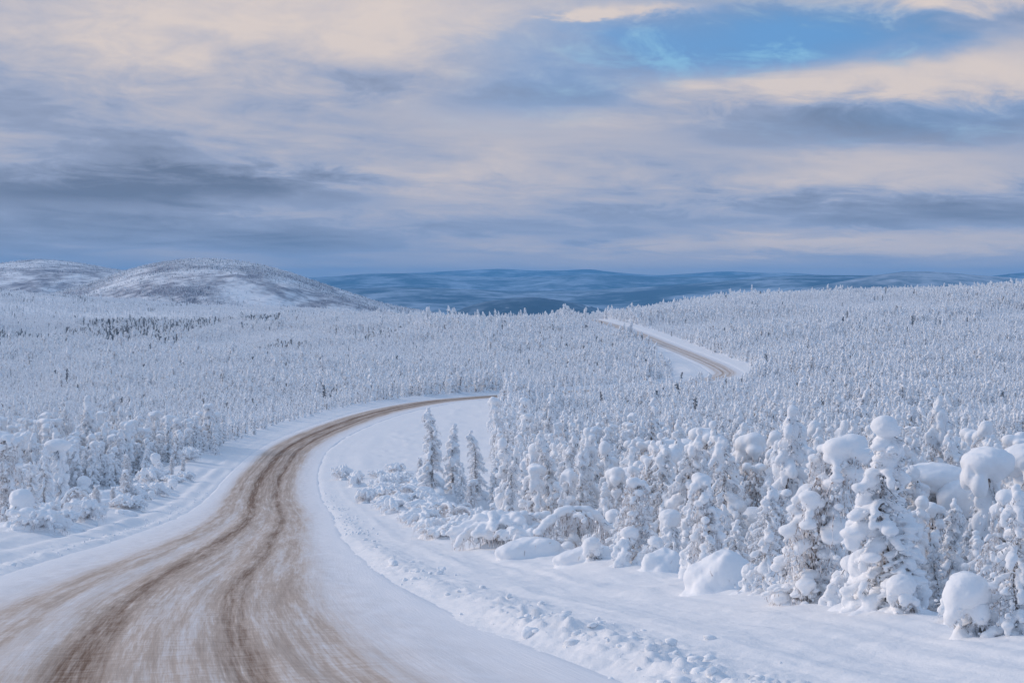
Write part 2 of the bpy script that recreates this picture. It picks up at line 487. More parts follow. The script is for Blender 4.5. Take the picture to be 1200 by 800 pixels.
m, t, b = material('tree_snow'); MAT['snow'] = m
geo = t.node('ShaderNodeNewGeometry')
tcn = t.node('ShaderNodeTexCoord')
g1 = t.noise(tcn.outputs['Object'], 5.0, 4, 0.6)
c = t.mix(t.ramp(g1, 0.3, 0.7), (0.925, 0.94, 0.96), (0.955, 0.965, 0.975))
t.l.new(c, b.inputs['Base Color'])
hh = t.m('ADD', t.noise(tcn.outputs['Object'], 9.0, 4, 0.6), t.m('MULTIPLY', t.noise(tcn.outputs['Object'], 40.0, 3, 0.6), 0.3))
bump(t, b, hh, 0.4, 0.04)

m, t, b = material('frosted_needles'); MAT['needle'] = m
tcn = t.node('ShaderNodeTexCoord')
g1 = t.noise(tcn.outputs['Object'], 3.5, 3, 0.6)
g2 = t.noise(tcn.outputs['Object'], 16.0, 3, 0.6)
fr = t.ramp(t.m('ADD', t.m('MULTIPLY', g1, 0.5), t.m('MULTIPLY', g2, 0.5)), 0.35, 0.50)
c = t.mix(fr, (0.075, 0.073, 0.07), (0.86, 0.875, 0.90))
t.l.new(c, b.inputs['Base Color'])

m, t, b = material('dark_needles'); MAT['dark'] = m
tcn = t.node('ShaderNodeTexCoord')
g2 = t.noise(tcn.outputs['Object'], 9.0, 3, 0.6)
c = t.mix(t.ramp(g2, 0.45, 0.7), (0.07, 0.08, 0.09), (0.50, 0.52, 0.56))
t.l.new(c, b.inputs['Base Color'])

m, t, b = material('frosted_twigs'); MAT['twig'] = m
tcn = t.node('ShaderNodeTexCoord')
g2 = t.noise(tcn.outputs['Object'], 7.0, 3, 0.6)
c = t.mix(t.ramp(g2, 0.34, 0.52), (0.30, 0.24, 0.22), (0.88, 0.87, 0.88))
t.l.new(c, b.inputs['Base Color'])

m, t, b = material('bark'); MAT['bark'] = m
tcn = t.node('ShaderNodeTexCoord')
g2 = t.noise(tcn.outputs['Object'], 12.0, 4, 0.6)
c = t.mix(t.ramp(g2, 0.38, 0.58), (0.08, 0.065, 0.055), (0.62, 0.60, 0.60))
t.l.new(c, b.inputs['Base Color'])


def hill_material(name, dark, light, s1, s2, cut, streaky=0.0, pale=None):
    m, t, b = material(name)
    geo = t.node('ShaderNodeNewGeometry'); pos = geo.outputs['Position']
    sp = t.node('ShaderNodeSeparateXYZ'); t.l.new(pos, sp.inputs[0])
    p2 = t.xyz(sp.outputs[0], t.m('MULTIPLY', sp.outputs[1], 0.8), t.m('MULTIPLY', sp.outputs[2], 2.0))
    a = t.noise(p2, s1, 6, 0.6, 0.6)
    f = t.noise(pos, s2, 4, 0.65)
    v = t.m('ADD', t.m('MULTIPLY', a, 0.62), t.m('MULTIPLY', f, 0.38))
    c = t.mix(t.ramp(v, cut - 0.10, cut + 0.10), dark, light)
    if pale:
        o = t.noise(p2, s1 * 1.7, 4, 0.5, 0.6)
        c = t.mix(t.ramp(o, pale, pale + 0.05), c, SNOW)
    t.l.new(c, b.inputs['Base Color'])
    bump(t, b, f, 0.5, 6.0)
    return m


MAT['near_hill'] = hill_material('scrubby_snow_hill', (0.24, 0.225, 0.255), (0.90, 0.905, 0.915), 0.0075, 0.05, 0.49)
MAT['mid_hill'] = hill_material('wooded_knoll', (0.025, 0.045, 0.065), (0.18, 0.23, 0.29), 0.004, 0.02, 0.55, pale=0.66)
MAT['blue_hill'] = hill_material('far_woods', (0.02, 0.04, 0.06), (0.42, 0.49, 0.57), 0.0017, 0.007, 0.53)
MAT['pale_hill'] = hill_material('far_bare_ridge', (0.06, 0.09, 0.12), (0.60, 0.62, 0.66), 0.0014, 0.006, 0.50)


# ------------------------------------------------------------------ mesh helpers
def grid_mesh(name, P, ncol, mat, uv=None, smooth=True):
    """P: rows*cols points, row by row"""
    nrow = len(P) // ncol
    i, j = np.meshgrid(np.arange(nrow - 1), np.arange(ncol - 1), indexing='ij')
    a = (i * ncol + j).ravel()
    Q = np.stack([a, a + 1, a + ncol + 1, a + ncol], 1).astype(np.int32)
    return quads_mesh(name, P, Q, mat, uv, smooth)


def quads_mesh(name, P, Q, mat, uv=None, smooth=True):
    me = bpy.data.meshes.new(name)
    nf, k = Q.shape
    me.vertices.add(len(P)); me.vertices.foreach_set('co', np.ascontiguousarray(P, np.float32).ravel())
    me.loops.add(nf * k); me.loops.foreach_set('vertex_index', np.ascontiguousarray(Q, np.int32).ravel())
    me.polygons.add(nf)
    me.polygons.foreach_set('loop_start', np.arange(0, nf * k, k, dtype=np.int32))
    me.polygons.foreach_set('loop_total', np.full(nf, k, np.int32))
    me.update(calc_edges=True)
    if smooth:
        me.polygons.foreach_set('use_smooth', np.ones(nf, bool))
    if uv is not None:
        l = me.uv_layers.new(name='UVMap')
        l.data.foreach_set('uv', np.ascontiguousarray(uv[Q.ravel()], np.float32).ravel())
    if mat:
        me.materials.append(mat)
    return me


def link(name, me, parent=None, label=None, cat=None, group=None, kind=None):
    o = bpy.data.objects.new(name, me)
    COL.objects.link(o)
    if parent:
        o.parent = parent
    for k, v in (('label', label), ('category', cat), ('group', group), ('kind', kind)):
        if v:
            o[k] = v
    return o


# ------------------------------------------------------------------ ground sheet (fine in front of the camera, coarse all round)
th_f = np.radians(np.arange(-18.5, 18.501, 0.066))
th_r = np.radians(np.arange(18.5, 341.5, 4.0)[1:])
th = np.concatenate([th_f, th_r])
rr = np.concatenate([[2, 5, 9, 13, 16], np.exp(np.arange(math.log(18), math.log(110), 0.0044)), np.exp(np.arange(math.log(110.5), math.log(1500), 0.0078)),
                     np.exp(np.arange(math.log(1515), math.log(28000), 0.04))])
R_, T_ = np.meshgrid(rr, th, indexing='ij')
GX = (R_ * np.sin(T_)).ravel(); GY = (R_ * np.cos(T_)).ravel()
GZ = ground(GX, GY)
P = np.stack([GX, GY, GZ], 1)
nr, nc = len(rr), len(th)
i, j = np.meshgrid(np.arange(nr - 1), np.arange(nc), indexing='ij')
a = (i * nc + j).ravel(); b2 = (i * nc + (j + 1) % nc).ravel()
Q = np.stack([a, a + nc, b2 + nc, b2], 1)
P = np.concatenate([P, [[0, 0, ground(np.array([0.01]), np.array([0.01]))[0]]]])
cen = np.array([[j, (j + 1) % nc, len(P) - 1, len(P) - 1] for j in range(nc)])
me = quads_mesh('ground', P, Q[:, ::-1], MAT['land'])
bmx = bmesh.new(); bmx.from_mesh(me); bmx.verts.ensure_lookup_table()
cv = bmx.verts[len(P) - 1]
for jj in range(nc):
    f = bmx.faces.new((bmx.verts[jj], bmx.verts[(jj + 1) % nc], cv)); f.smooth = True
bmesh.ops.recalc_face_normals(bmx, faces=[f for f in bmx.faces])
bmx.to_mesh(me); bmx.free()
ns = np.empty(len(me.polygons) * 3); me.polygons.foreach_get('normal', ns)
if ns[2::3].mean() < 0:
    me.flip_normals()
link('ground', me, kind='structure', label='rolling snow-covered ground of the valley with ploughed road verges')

# ------------------------------------------------------------------ road
us = np.linspace(-6.5, 6.5, 66)
sr = np.concatenate([np.arange(20, 260, 0.5), np.arange(260, (len(RL) - 2) * step, 2.0)])
kk = sr / step; k0 = kk.astype(int); fr = (kk - k0)[:, None]
C = RL[k0] * (1 - fr) + RL[k0 + 1] * fr
Nn = RN[k0] * (1 - fr) + RN[k0 + 1] * fr
S2, U2 = np.meshgrid(sr, us, indexing='ij')
RX = C[:, None, 0] + Nn[:, None, 0] * U2
RY = C[:, None, 1] + Nn[:, None, 1] * U2
crown = 0.06 * (1 - (U2 / 6.0) ** 2)
rutz = -0.035 * np.exp(-((U2 + 1.35) / 0.5) ** 2) - 0.03 * np.exp(-((U2 - 1.15) / 0.45) ** 2) - 0.02 * np.exp(-((U2 + 3.9) / 0.5) ** 2)
RZ = C[:, None, 2] + crown + rutz + 0.03 * fbm(U2 / 0.8, S2 / 9.0, 81, 3) + 0.018 * fbm(U2 / 0.3, S2 / 1.6, 83, 3) - 0.25 * sstep(5.9, 6.5, np.abs(U2))
me = grid_mesh('road', np.stack([RX.ravel(), RY.ravel(), RZ.ravel()], 1), len(us), MAT['road'], np.stack([U2.ravel(), S2.ravel()], 1))
ns = np.empty(len(me.polygons) * 3); me.polygons.foreach_get('normal', ns)
if ns[2::3].mean() < 0:
    me.flip_normals()
link('road', me, kind='structure', label='curving snow-packed gravel road with brown wheel tracks')


# ------------------------------------------------------------------ far hills
def hill(name, sky_line, R0, depth, foot, mat, amp, ns_, label, seed, rows=70, cols=320, back=1.0):
    sl = np.array(sky_line, float)
    px = np.linspace(sl[0, 0], sl[-1, 0], cols)
    # smooth the traced outline
    yl = np.interp(px, sl[:, 0], sl[:, 1])
    for _ in range(12):
        yl[1:-1] = 0.25 * yl[:-2] + 0.5 * yl[1:-1] + 0.25 * yl[2:]
    zr = (HZ - yl) / F * R0
    q = np.linspace(-1, 1, rows)
    PX, Qq = np.meshgrid(px, q, indexing='xy')
    ZR = np.repeat(zr[None], rows, 0)
    Yd = R0 + Qq * depth
    X = (PX - 600) / F * Yd
    shape = np.cos(np.abs(Qq) ** 0.9 * math.pi / 2) ** 1.1
    Z = foot + (ZR - foot) * shape
    rel = fbm(X / ns_, Yd / ns_, seed, 5, 0.55)
    gul = -np.abs(fbm(X / (ns_ * 0.6) + 3, Yd / (ns_ * 1.6), seed + 9, 3)) + 0.15
    Z = Z + (rel + gul * 0.8) * amp * (0.25 + 0.75 * np.sin(np.clip(shape, 0, 1) * math.pi)) * np.where(np.abs(Qq) < 0.15, 0.5, 1)
    me = grid_mesh(name, np.stack([X.ravel(), Yd.ravel(), Z.ravel()], 1), cols, mat)
    ns = np.empty(len(me.polygons) * 3); me.polygons.foreach_get('normal', ns)
    if ns[2::3].mean() < 0:
        me.flip_normals()
    link(name, me, kind='structure', label=label)
    return X, Yd, Z


HB = hill('scrubby_hill', [(-20, 372), (60, 345), (110, 330), (150, 317), (180, 310), (215, 305), (245, 304), (275, 306), (310, 312), (340, 320), (370, 330), (400, 340), (430, 350), (460, 358), (500, 366), (560, 385)],
     3300, 900, -75, MAT['near_hill'], 13.0, 240, 'rounded snow-covered hill dotted with scrub, in front of its neighbour', 101)
HA = hill('rolling_hill', [(-420, 330), (-250, 316), (-100, 312), (-30, 310), (0, 309), (25, 306), (45, 304), (70, 306), (100, 309), (135, 315), (170, 320), (220, 332), (300, 352), (380, 380)],
     4100, 1100, -90, MAT['near_hill'], 15.0, 280, 'low snow-covered hill at the far left edge', 111)
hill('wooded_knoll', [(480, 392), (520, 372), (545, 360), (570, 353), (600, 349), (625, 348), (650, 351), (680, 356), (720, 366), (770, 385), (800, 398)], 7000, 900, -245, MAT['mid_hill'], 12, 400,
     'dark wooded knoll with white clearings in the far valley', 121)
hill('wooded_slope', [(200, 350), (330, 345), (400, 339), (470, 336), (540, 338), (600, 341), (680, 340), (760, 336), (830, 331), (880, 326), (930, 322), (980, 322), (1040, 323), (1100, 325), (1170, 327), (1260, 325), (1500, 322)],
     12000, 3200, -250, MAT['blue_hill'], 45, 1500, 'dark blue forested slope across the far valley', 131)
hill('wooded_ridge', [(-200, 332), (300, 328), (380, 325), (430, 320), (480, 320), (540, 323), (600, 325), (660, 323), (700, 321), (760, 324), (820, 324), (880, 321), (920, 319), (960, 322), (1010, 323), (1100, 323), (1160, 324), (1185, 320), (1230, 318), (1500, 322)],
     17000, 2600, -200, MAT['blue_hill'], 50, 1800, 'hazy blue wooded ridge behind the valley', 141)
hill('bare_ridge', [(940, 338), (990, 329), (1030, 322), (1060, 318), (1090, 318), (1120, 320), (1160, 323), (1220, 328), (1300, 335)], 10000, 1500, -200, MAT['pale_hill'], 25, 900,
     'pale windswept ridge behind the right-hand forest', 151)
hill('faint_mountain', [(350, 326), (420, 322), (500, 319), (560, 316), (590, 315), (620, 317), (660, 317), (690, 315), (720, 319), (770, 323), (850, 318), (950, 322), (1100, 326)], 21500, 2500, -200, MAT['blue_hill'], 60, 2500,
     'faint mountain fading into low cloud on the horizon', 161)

# ------------------------------------------------------------------ haze
hz_me = bpy.data.meshes.new('haze')
bmx = bmesh.new()
bmesh.ops.create_cube(bmx, size=1.0)
for v in bmx.verts:
    v.co = Vector((v.co.x * 60000, v.co.y * 60000, 195 if v.co.z > 0 else -420))
bmx.to_mesh(hz_me); bmx.free()
hm = bpy.data.materials.new('haze'); hm.use_nodes = True
t = NT(hm.node_tree)
for nd in list(t.n):
    t.n.remove(nd)
pv = t.node('ShaderNodeVolumePrincipled')
pv.inputs['Color'].default_value = (0.20, 0.56, 0.97, 1)
pv.inputs['Density'].default_value = 0.000058
pv.inputs['Anisotropy'].default_value = 0.0
mo = t.node('ShaderNodeOutputMaterial'); t.l.new(pv.outputs[0], mo.inputs['Volume'])
hz_me.materials.append(hm)
link('haze', hz_me, kind='stuff', label='thin blue winter haze over the valley')

# ------------------------------------------------------------------ shapes for trees
_b = bmesh.new(); bmesh.ops.create_icosphere(_b, subdivisions=2, radius=1.0)
ICO_V = np.array([v.co for v in _b.verts]); ICO_F = np.array([[v.index for v in f.verts] for f in _b.faces]); _b.free()
_b = bmesh.new(); bmesh.ops.create_icosphere(_b, subdivisions=1, radius=1.0)
ICO1_V = np.array([v.co for v in _b.verts]); ICO1_F = np.array([[v.index for v in f.verts] for f in _b.faces]); _b.free()


class Acc:
    def __init__(self):
        self.v = []; self.f = []; self.n = 0

    def add(self, V, Fc):
        self.v.append(np.asarray(V, float)); self.f.append(np.asarray(Fc, int) + self.n); self.n += len(V)

    def mesh(self, name, mat, smooth=True):
        return quads_mesh(name, np.concatenate(self.v), np.concatenate(self.f), mat, None, smooth)


def cloth_noise3(V, sc, seed):
    return (fbm(V[:, 0] * sc + V[:, 2] * sc * 0.7, V[:, 1] * sc - V[:, 2] * sc * 0.6, seed, 3) +
            fbm(V[:, 2] * sc + 5.1, (V[:, 0] - V[:, 1]) * sc * 0.7, seed + 5, 3)) * 0.5


def snow_mesh(name, blobs, voxel, seed, amp=0.035, bits=None, smooth_it=3):
    """weld a heap of snow lumps into one soft surface"""
    if not blobs:
        blobs = [((0, 0, 0.05), (0.1, 0.1, 0.1))]
    acc = Acc()
    for c_, r_ in blobs:
        V = ICO_V * np.array(r_) + np.array(c_)
        acc.add(V, ICO_F)
    me = acc.mesh('tmp', None)
    o = bpy.data.objects.new('tmp', me); COL.objects.link(o)
    md = o.modifiers.new('r', 'REMESH'); md.mode = 'VOXEL'; md.voxel_size = voxel; md.use_smooth_shade = True
    ms = o.modifiers.new('s', 'SMOOTH'); ms.factor = 0.5; ms.iterations = smooth_it
    dg = bpy.context.evaluated_depsgraph_get()
    ev = o.evaluated_get(dg)
    res = bpy.data.meshes.new_from_object(ev)
    bpy.data.objects.remove(o); bpy.data.meshes.remove(me)
    nv = len(res.vertices)
    co = np.empty(nv * 3); res.vertices.foreach_get('co', co); co = co.reshape(-1, 3)
    nm = np.empty(nv * 3); res.vertices.foreach_get('normal', nm); nm = nm.reshape(-1, 3)
    co = co + nm * (cloth_noise3(co, 2.2, seed) * amp * 1.3 + cloth_noise3(co, 6.0, seed + 3) * amp * 0.8)[:, None]
    nf = len(res.polygons)
    fv = np.empty(len(res.loops), np.int32); res.loops.foreach_get('vertex_index', fv)
    tot = np.empty(nf, np.int32); res.polygons.foreach_get('loop_total', tot)
    bpy.data.meshes.remove(res)
    if (tot == 4).all():
        fv = fv.reshape(-1, 4)
    tri = np.concatenate([fv[:, [0, 1, 2]], fv[:, [0, 2, 3]]])
    acc = Acc(); acc.add(co, tri)
    if bits is not None:
        for c_, r_ in bits:
            acc.add(ICO1_V * np.array(r_) + np.array(c_), ICO1_F)
    out = acc.mesh(name, MAT['snow'])
    return out


def tube(acc, pts, r0, r1, sides=5):
    pts = np.asarray(pts, float)
    k = len(pts)
    tg = np.gradient(pts, axis=0); tg /= np.maximum(np.linalg.norm(tg, axis=1), 1e-6)[:, None]
    ref = np.array([0.31, 0.95, 0.07]) if abs(tg[0, 2]) > 0.7 else np.array([0.0, 0.0, 1.0])
    e1 = np.cross(tg, ref); e1 /= np.maximum(np.linalg.norm(e1, axis=1), 1e-6)[:, None]
    e2 = np.cross(tg, e1)
    rad = np.linspace(r0, r1, k)
    an = np.arange(sides) * 2 * math.pi / sides
    V = pts[:, None] + rad[:, None, None] * (np.cos(an)[None, :, None] * e1[:, None] + np.sin(an)[None, :, None] * e2[:, None])
    V = V.reshape(-1, 3)
    i, j = np.meshgrid(np.arange(k - 1), np.arange(sides), indexing='ij')
    a = (i * sides + j).ravel(); b = (i * sides + (j + 1) % sides).ravel()
    acc.add(V, np.concatenate([np.stack([a, b, b + sides], 1), np.stack([a, b + sides, a + sides], 1)]))


def sprigs(acc, C_, Ln, Wd, R):
    """flat tapering sprigs hanging from points C_, random facing"""
    k = len(C_)
    az_ = R.uniform(0, 2 * math.pi, k); tilt = R.uniform(0.2, 1.2, k)
    d = np.stack([np.cos(az_) * np.sin(tilt), np.sin(az_) * np.sin(tilt), -np.cos(tilt)], 1)
    sd = np.stack([-np.sin(az_ + R.uniform(-1, 1, k)), np.cos(az_), R.uniform(-0.5, 0.5, k)], 1)
    sd /= np.linalg.norm(sd, axis=1)[:, None]
    L = (Ln * R.uniform(0.5, 1.2, k))[:, None]; W = (Wd * R.uniform(0.6, 1.3, k))[:, None]
    V = np.stack([C_, C_ + d * L * 0.45 + sd * W * 0.5, C_ + d * L, C_ + d * L * 0.45 - sd * W * 0.5], 1).reshape(-1, 3)
    b = np.arange(k) * 4
    acc.add(V, np.concatenate([np.stack([b, b + 1, b + 2], 1), np.stack([b, b + 2, b + 3], 1)]))


def strands(acc, starts, length, R, r=0.014, segs=4, spread=0.25):
    for p in starts:
        L = length * R.uniform(0.4, 1.15)
        a = R.uniform(0, 6.283); k = R.uniform(0, spread)
        tt = np.linspace(0, 1, segs + 1)[:, None]
        out = np.array([[math.cos(a), math.sin(a), 0]])
        pts = p + out * k * L * np.sqrt(tt) + np.array([[0, 0, -1]]) * L * tt ** 1.25 + R.normal(0, 0.02, (segs + 1, 3)) * tt
        tube(acc, pts, r * R.uniform(0.8, 1.4), r * 0.5, 3)


def make_spruce(seed, H=6.0, rmax=0.95, lean=0.25, voxel=0.06, dens=10.0, snowy=1.0, dark=False, cap=1.0, big=1.0, fol=16):
    R = np.random.default_rng(seed)
    la = R.uniform(0, 6.28); bend = R.uniform(-0.2, 0.5)
    near = voxel < 0.09

    def axis(h):
        q = h / H
        o = lean * (q ** 2) + bend * max(q - 0.75, 0) * 2.0
        return np.array([math.cos(la) * o + 0.06 * math.sin(h * 1.7 + seed), math.sin(la) * o + 0.06 * math.cos(h * 1.3 + seed), h - 0.35 * max(q - 0.85, 0) * abs(bend)])
    blobs = []; bits = []; fpts = []; br = Acc(); tw_s = []; capb = []
    nb = int(H * dens)
    side = R.uniform(0, 6.28)
    for i in range(nb):
        q = (i + R.uniform(0, 1)) / nb
        q = 0.03 + 0.94 * q
        h = q * H
        a = i * 2.39996 + R.uniform(-0.5, 0.5)
        L = rmax * ((1 - q) ** 0.55) * R.uniform(0.45, 1.15) + 0.10
        dr = R.uniform(0.3, 1.0)
        c0 = axis(h)
        d = np.array([math.cos(a), math.sin(a), -dr])
        tip = c0 + d * L
        tip[2] = max(tip[2], 0.1)
        ln = [c0, c0 + d * L * 0.5 + np.array([0, 0, 0.06 * L]), tip]
        if near:
            tube(br, ln, 0.02, 0.007, 3)
        # the lee side keeps less snow
        keep = snowy * (1.0 if math.cos(a - side) > -0.45 else 0.55)
        if R.random() < keep:
            s = (0.095 + 0.10 * R.random()) * big * (0.75 + 0.5 * (1 - q))
            if R.random() < 0.11:
                s *= R.uniform(1.3, 1.7)
            sx, sy = R.uniform(0.8, 1.25, 2)
            for tq in ((0.3, 0.5, 0.68, 0.86, 1.04) if near else (0.42, 0.72, 1.0)):
                p = c0 + (tip - c0) * tq + np.array([0, 0, 0.05 * math.sin(tq * 3.0) + 0.03 * R.random()]) + R.normal(0, 0.025, 3)
                k = s * (0.58 + 0.36 * tq) * R.uniform(0.7, 1.15)
                blobs.append((p, (k * sx, k * sy, k * R.uniform(0.65, 1.15))))
            if R.random() < 0.5:       # a lump that has slumped over the branch end
                blobs.append((tip + d * 0.06 + np.array([0, 0, -0.14 * big]), (s * 0.62 * sx, s * 0.62 * sy, s * R.uniform(1.0, 1.7))))
        for _ in range(fol):
            tq = R.uniform(0.1, 1.08)
            fpts.append(c0 + (tip - c0) * tq + R.normal(0, 0.06, 3) + np.array([0, 0, -0.04]))
        for _ in range(9 if near else 0):
            tq = R.uniform(0.15, 1.15)
            k = (0.012 + 0.04 * R.random() ** 2) * big
            bits.append((c0 + (tip - c0) * tq + R.normal(0, 0.10, 3) - np.array([0, 0, 0.10]), (k, k, k * R.uniform(0.8, 1.6))))
        tw_s += [c0 + (tip - c0) * R.uniform(0.5, 1.1) for _ in range(3)]
    # leader: knobbly, with a rounded cap
    nk = int(5 + cap * 3)
    for k in range(nk):
        q = 0.78 + 0.22 * k / (nk - 1)
        r = (0.11 + 0.06 * R.random()) * (0.8 + 0.2 * cap) * big
        (capb if q > 0.86 else blobs).append((axis(q * H) + R.normal(0, 0.06, 3), (r * R.uniform(0.8, 1.2), r * R.uniform(0.8, 1.2), r * R.uniform(0.85, 1.3))))
    if snowy > 0.6:
        for k in range(7):
            a = R.uniform(0, 6.28); d = R.uniform(0.1, rmax * 0.8); r = R.uniform(0.2, 0.36)
            blobs.append((np.array([math.cos(a) * d, math.sin(a) * d, -0.08]), (r * 1.5, r * 1.5, r)))
    amp = 0.045 * min(1, voxel / 0.05)
    snow = snow_mesh('snow_load', blobs if near else blobs + capb, voxel, seed, amp, bits if near else None, 2)
    tr = Acc(); tube(tr, [axis(h) - np.array([0, 0, 0.25 if h == 0 else 0]) for h in np.linspace(0, H * 0.97, 8)], 0.08 + 0.006 * H, 0.02, 7)
    fo = Acc(); sprigs(fo, np.array(fpts), 0.26 if near else 0.5, 0.065 if near else 0.17, R)
    parts = {'trunk': tr.mesh('trunk', MAT['bark']), 'needles': fo.mesh('needles', MAT['dark' if dark else 'needle'], False), 'snow_load': snow}
    if near:
        strands(fo2 := Acc(), tw_s, 0.32, R, 0.011, 2, 0.9)
        parts['branches'] = br.mesh('branches', MAT['bark'])
        parts['twigs'] = fo2.mesh('twigs', MAT['twig'])
        parts['snow_cap'] = snow_mesh('snow_cap', capb, voxel, seed + 50, amp, None, 3)
    return parts


def make_birch(seed, H=5.5, spread=1.3, voxel=0.06, ns_=460, lean=0.5, caps=1.15, slen=0.95):
    R = np.random.default_rng(seed)
    la = R.uniform(0, 6.28)
    tr = Acc(); br = Acc(); tw = Acc(); blobs = []; starts = []
    ax = lambda q: np.array([math.cos(la) * lean * q ** 1.6, math.sin(la) * lean * q ** 1.6, H * 0.93 * q])
    tube(tr, [ax(q) - np.array([0, 0, 0.25 if q == 0 else 0]) for q in np.linspace(0, 1, 9)], 0.085, 0.02, 6)
    nl = 28
    for i in range(nl):
        q0 = 0.06 + 0.91 * i / nl
        a = i * 2.4 + R.uniform(-0.4, 0.4)
        L = spread * (1.05 - 0.5 * q0) * R.uniform(0.7, 1.1)
        up = R.uniform(0.35, 0.7) * L
        tt = np.linspace(0, 1, 9)
        c0 = ax(q0)
        pts = np.stack([c0 + np.array([math.cos(a) * L * x, math.sin(a) * L * x, up * (math.sin(x * 2.3)) - 0.9 * L * x ** 3]) for x in tt])
        pts[:, 2] = np.maximum(pts[:, 2], 0.05)
        tube(br, pts, 0.03, 0.008, 4)
        for k in range(2, 9):
            r = R.uniform(0.065, 0.125) * caps
            if R.random() < 0.85:
                blobs.append((pts[k] + np.array([0, 0, 0.06]), (r, r, r * 0.9)))
            if R.random() < 0.22 * caps:
                r *= 1.9
                blobs.append((pts[k] + np.array([0, 0, 0.05]), (r, r, r * 0.75)))
        idx = R.integers(1, 9, ns_ // nl)
        for k in idx:
            starts.append(pts[k] + R.normal(0, 0.06, 3))
    strands(tw, starts, slen, R, 0.016, 5, 0.5)
    bits = []
    for p in starts:
        for _ in range(2):
            k = R.uniform(0.02, 0.06); bits.append((p + np.array([R.normal(0, 0.10), R.normal(0, 0.10), -R.uniform(0.0, slen * 0.7)]), (k, k, k * R.uniform(1.0, 2.0))))
    bits = [q_ for q_ in bits if q_[0][2] > 0.1]
    for k in range(int(5 * caps)):
        r = R.uniform(0.18, 0.32) * caps
        blobs.append((ax(0.97) + np.array([R.normal(0, 0.22), R.normal(0, 0.22), R.uniform(-0.1, 0.12)]), (r, r, r * 0.8)))
    for k in range(4):
        a = R.uniform(0, 6.28); d = R.uniform(0, spread * 0.6); r = R.uniform(0.2, 0.4)
        blobs.append((np.array([math.cos(a) * d, math.sin(a) * d, -0.10]), (r * 1.6, r * 1.6, r)))
    return {'trunk': tr.mesh('trunk', MAT['bark']), 'branches': br.mesh('branches', MAT['bark']), 'hanging_twigs': tw.mesh('hanging_twigs', MAT['twig']),
            'snow_load': snow_mesh('snow_load', blobs, voxel, seed, 0.03, bits if voxel < 0.08 else bits[::3])}


def make_hood(seed, H=3.2, cap=(0.8, 0.7, 0.42), over=0.55, voxel=0.06, body=0.55):
    """young spruce bowed under one big smooth hood of snow"""
    R = np.random.default_rng(seed)
    la = R.uniform(0, 6.28)
    ax = lambda q: np.array([math.cos(la) * over * q ** 2, math.sin(la) * over * q ** 2, H * (q - 0.12 * q ** 4)])
    tr = Acc(); tube(tr, [ax(q) - np.array([0, 0, 0.25 if q == 0 else 0]) for q in np.linspace(0, 1, 7)], 0.08, 0.025, 6)
    br = Acc(); fp = []; blobs = []; bits = []; capb = []
    for i in range(int(H * 11)):
        q = 0.05 + 0.85 * (i + R.random()) / (H * 11)
        a = i * 2.4 + R.uniform(-0.4, 0.4)
        L = body * (1.05 - 0.35 * q) * R.uniform(0.6, 1.1)
        c0 = ax(q); tip = c0 + np.array([math.cos(a) * L, math.sin(a) * L, -0.75 * L]); tip[2] = max(tip[2], 0.1)
        tube(br, [c0, (c0 + tip) / 2 + np.array([0, 0, 0.04]), tip], 0.02, 0.008, 3)
        if R.random() < 0.8:
            s = R.uniform(0.10, 0.21)
            for tq in (0.4, 0.7, 1.0):
                p = c0 + (tip - c0) * tq; k = s * (0.7 + 0.3 * tq)
                blobs.append((p + np.array([0, 0, 0.05]), (k, k, k * R.uniform(0.9, 1.5))))
        for _ in range(11):
            fp.append(c0 + (tip - c0) * R.uniform(0.1, 1.05) + R.normal(0, 0.06, 3))
        for _ in range(2):
            k = R.uniform(0.03, 0.07); bits.append((tip + R.normal(0, 0.14, 3) - np.array([0, 0, 0.1]), (k, k, k)))
    top = ax(1.0)
    capb.append((top + np.array([0, 0, cap[2] * 0.15]), cap))
    for k in range(5):
        a = R.uniform(0, 6.28); f = R.uniform(0.25, 0.55)
        capb.append((top + np.array([math.cos(a) * cap[0] * 0.5, math.sin(a) * cap[1] * 0.5, -cap[2] * R.uniform(0.0, 0.35)]), (cap[0] * f * 1.15, cap[1] * f * 1.15, cap[2] * 0.8)))
    for k in range(3):
        a = la + R.uniform(-0.7, 0.7)
        capb.append((top + np.array([math.cos(a) * cap[0] * 0.7, math.sin(a) * cap[1] * 0.7, -cap[2] * (0.5 + 0.3 * k)]), (cap[0] * 0.3, cap[1] * 0.3, cap[2] * 0.8)))
    for k in range(4):
        a = R.uniform(0, 6.28); d = R.uniform(0, 0.5); r = R.uniform(0.25, 0.4)
        blobs.append((np.array([math.cos(a) * d, math.sin(a) * d, -0.10]), (r * 1.6, r * 1.6, r)))
    fo = Acc(); sprigs(fo, np.array(fp), 0.34, 0.09, R)
    return {'trunk': tr.mesh('trunk', MAT['bark']), 'branches': br.mesh('branches', MAT['bark']), 'needles': fo.mesh('needles', MAT['needle'], False),
            'snow_load': snow_mesh('snow_load', blobs, voxel, seed, 0.04, bits, 2), 'snow_cap': snow_mesh('snow_cap', capb, voxel, seed + 1, 0.05, None, 5)}


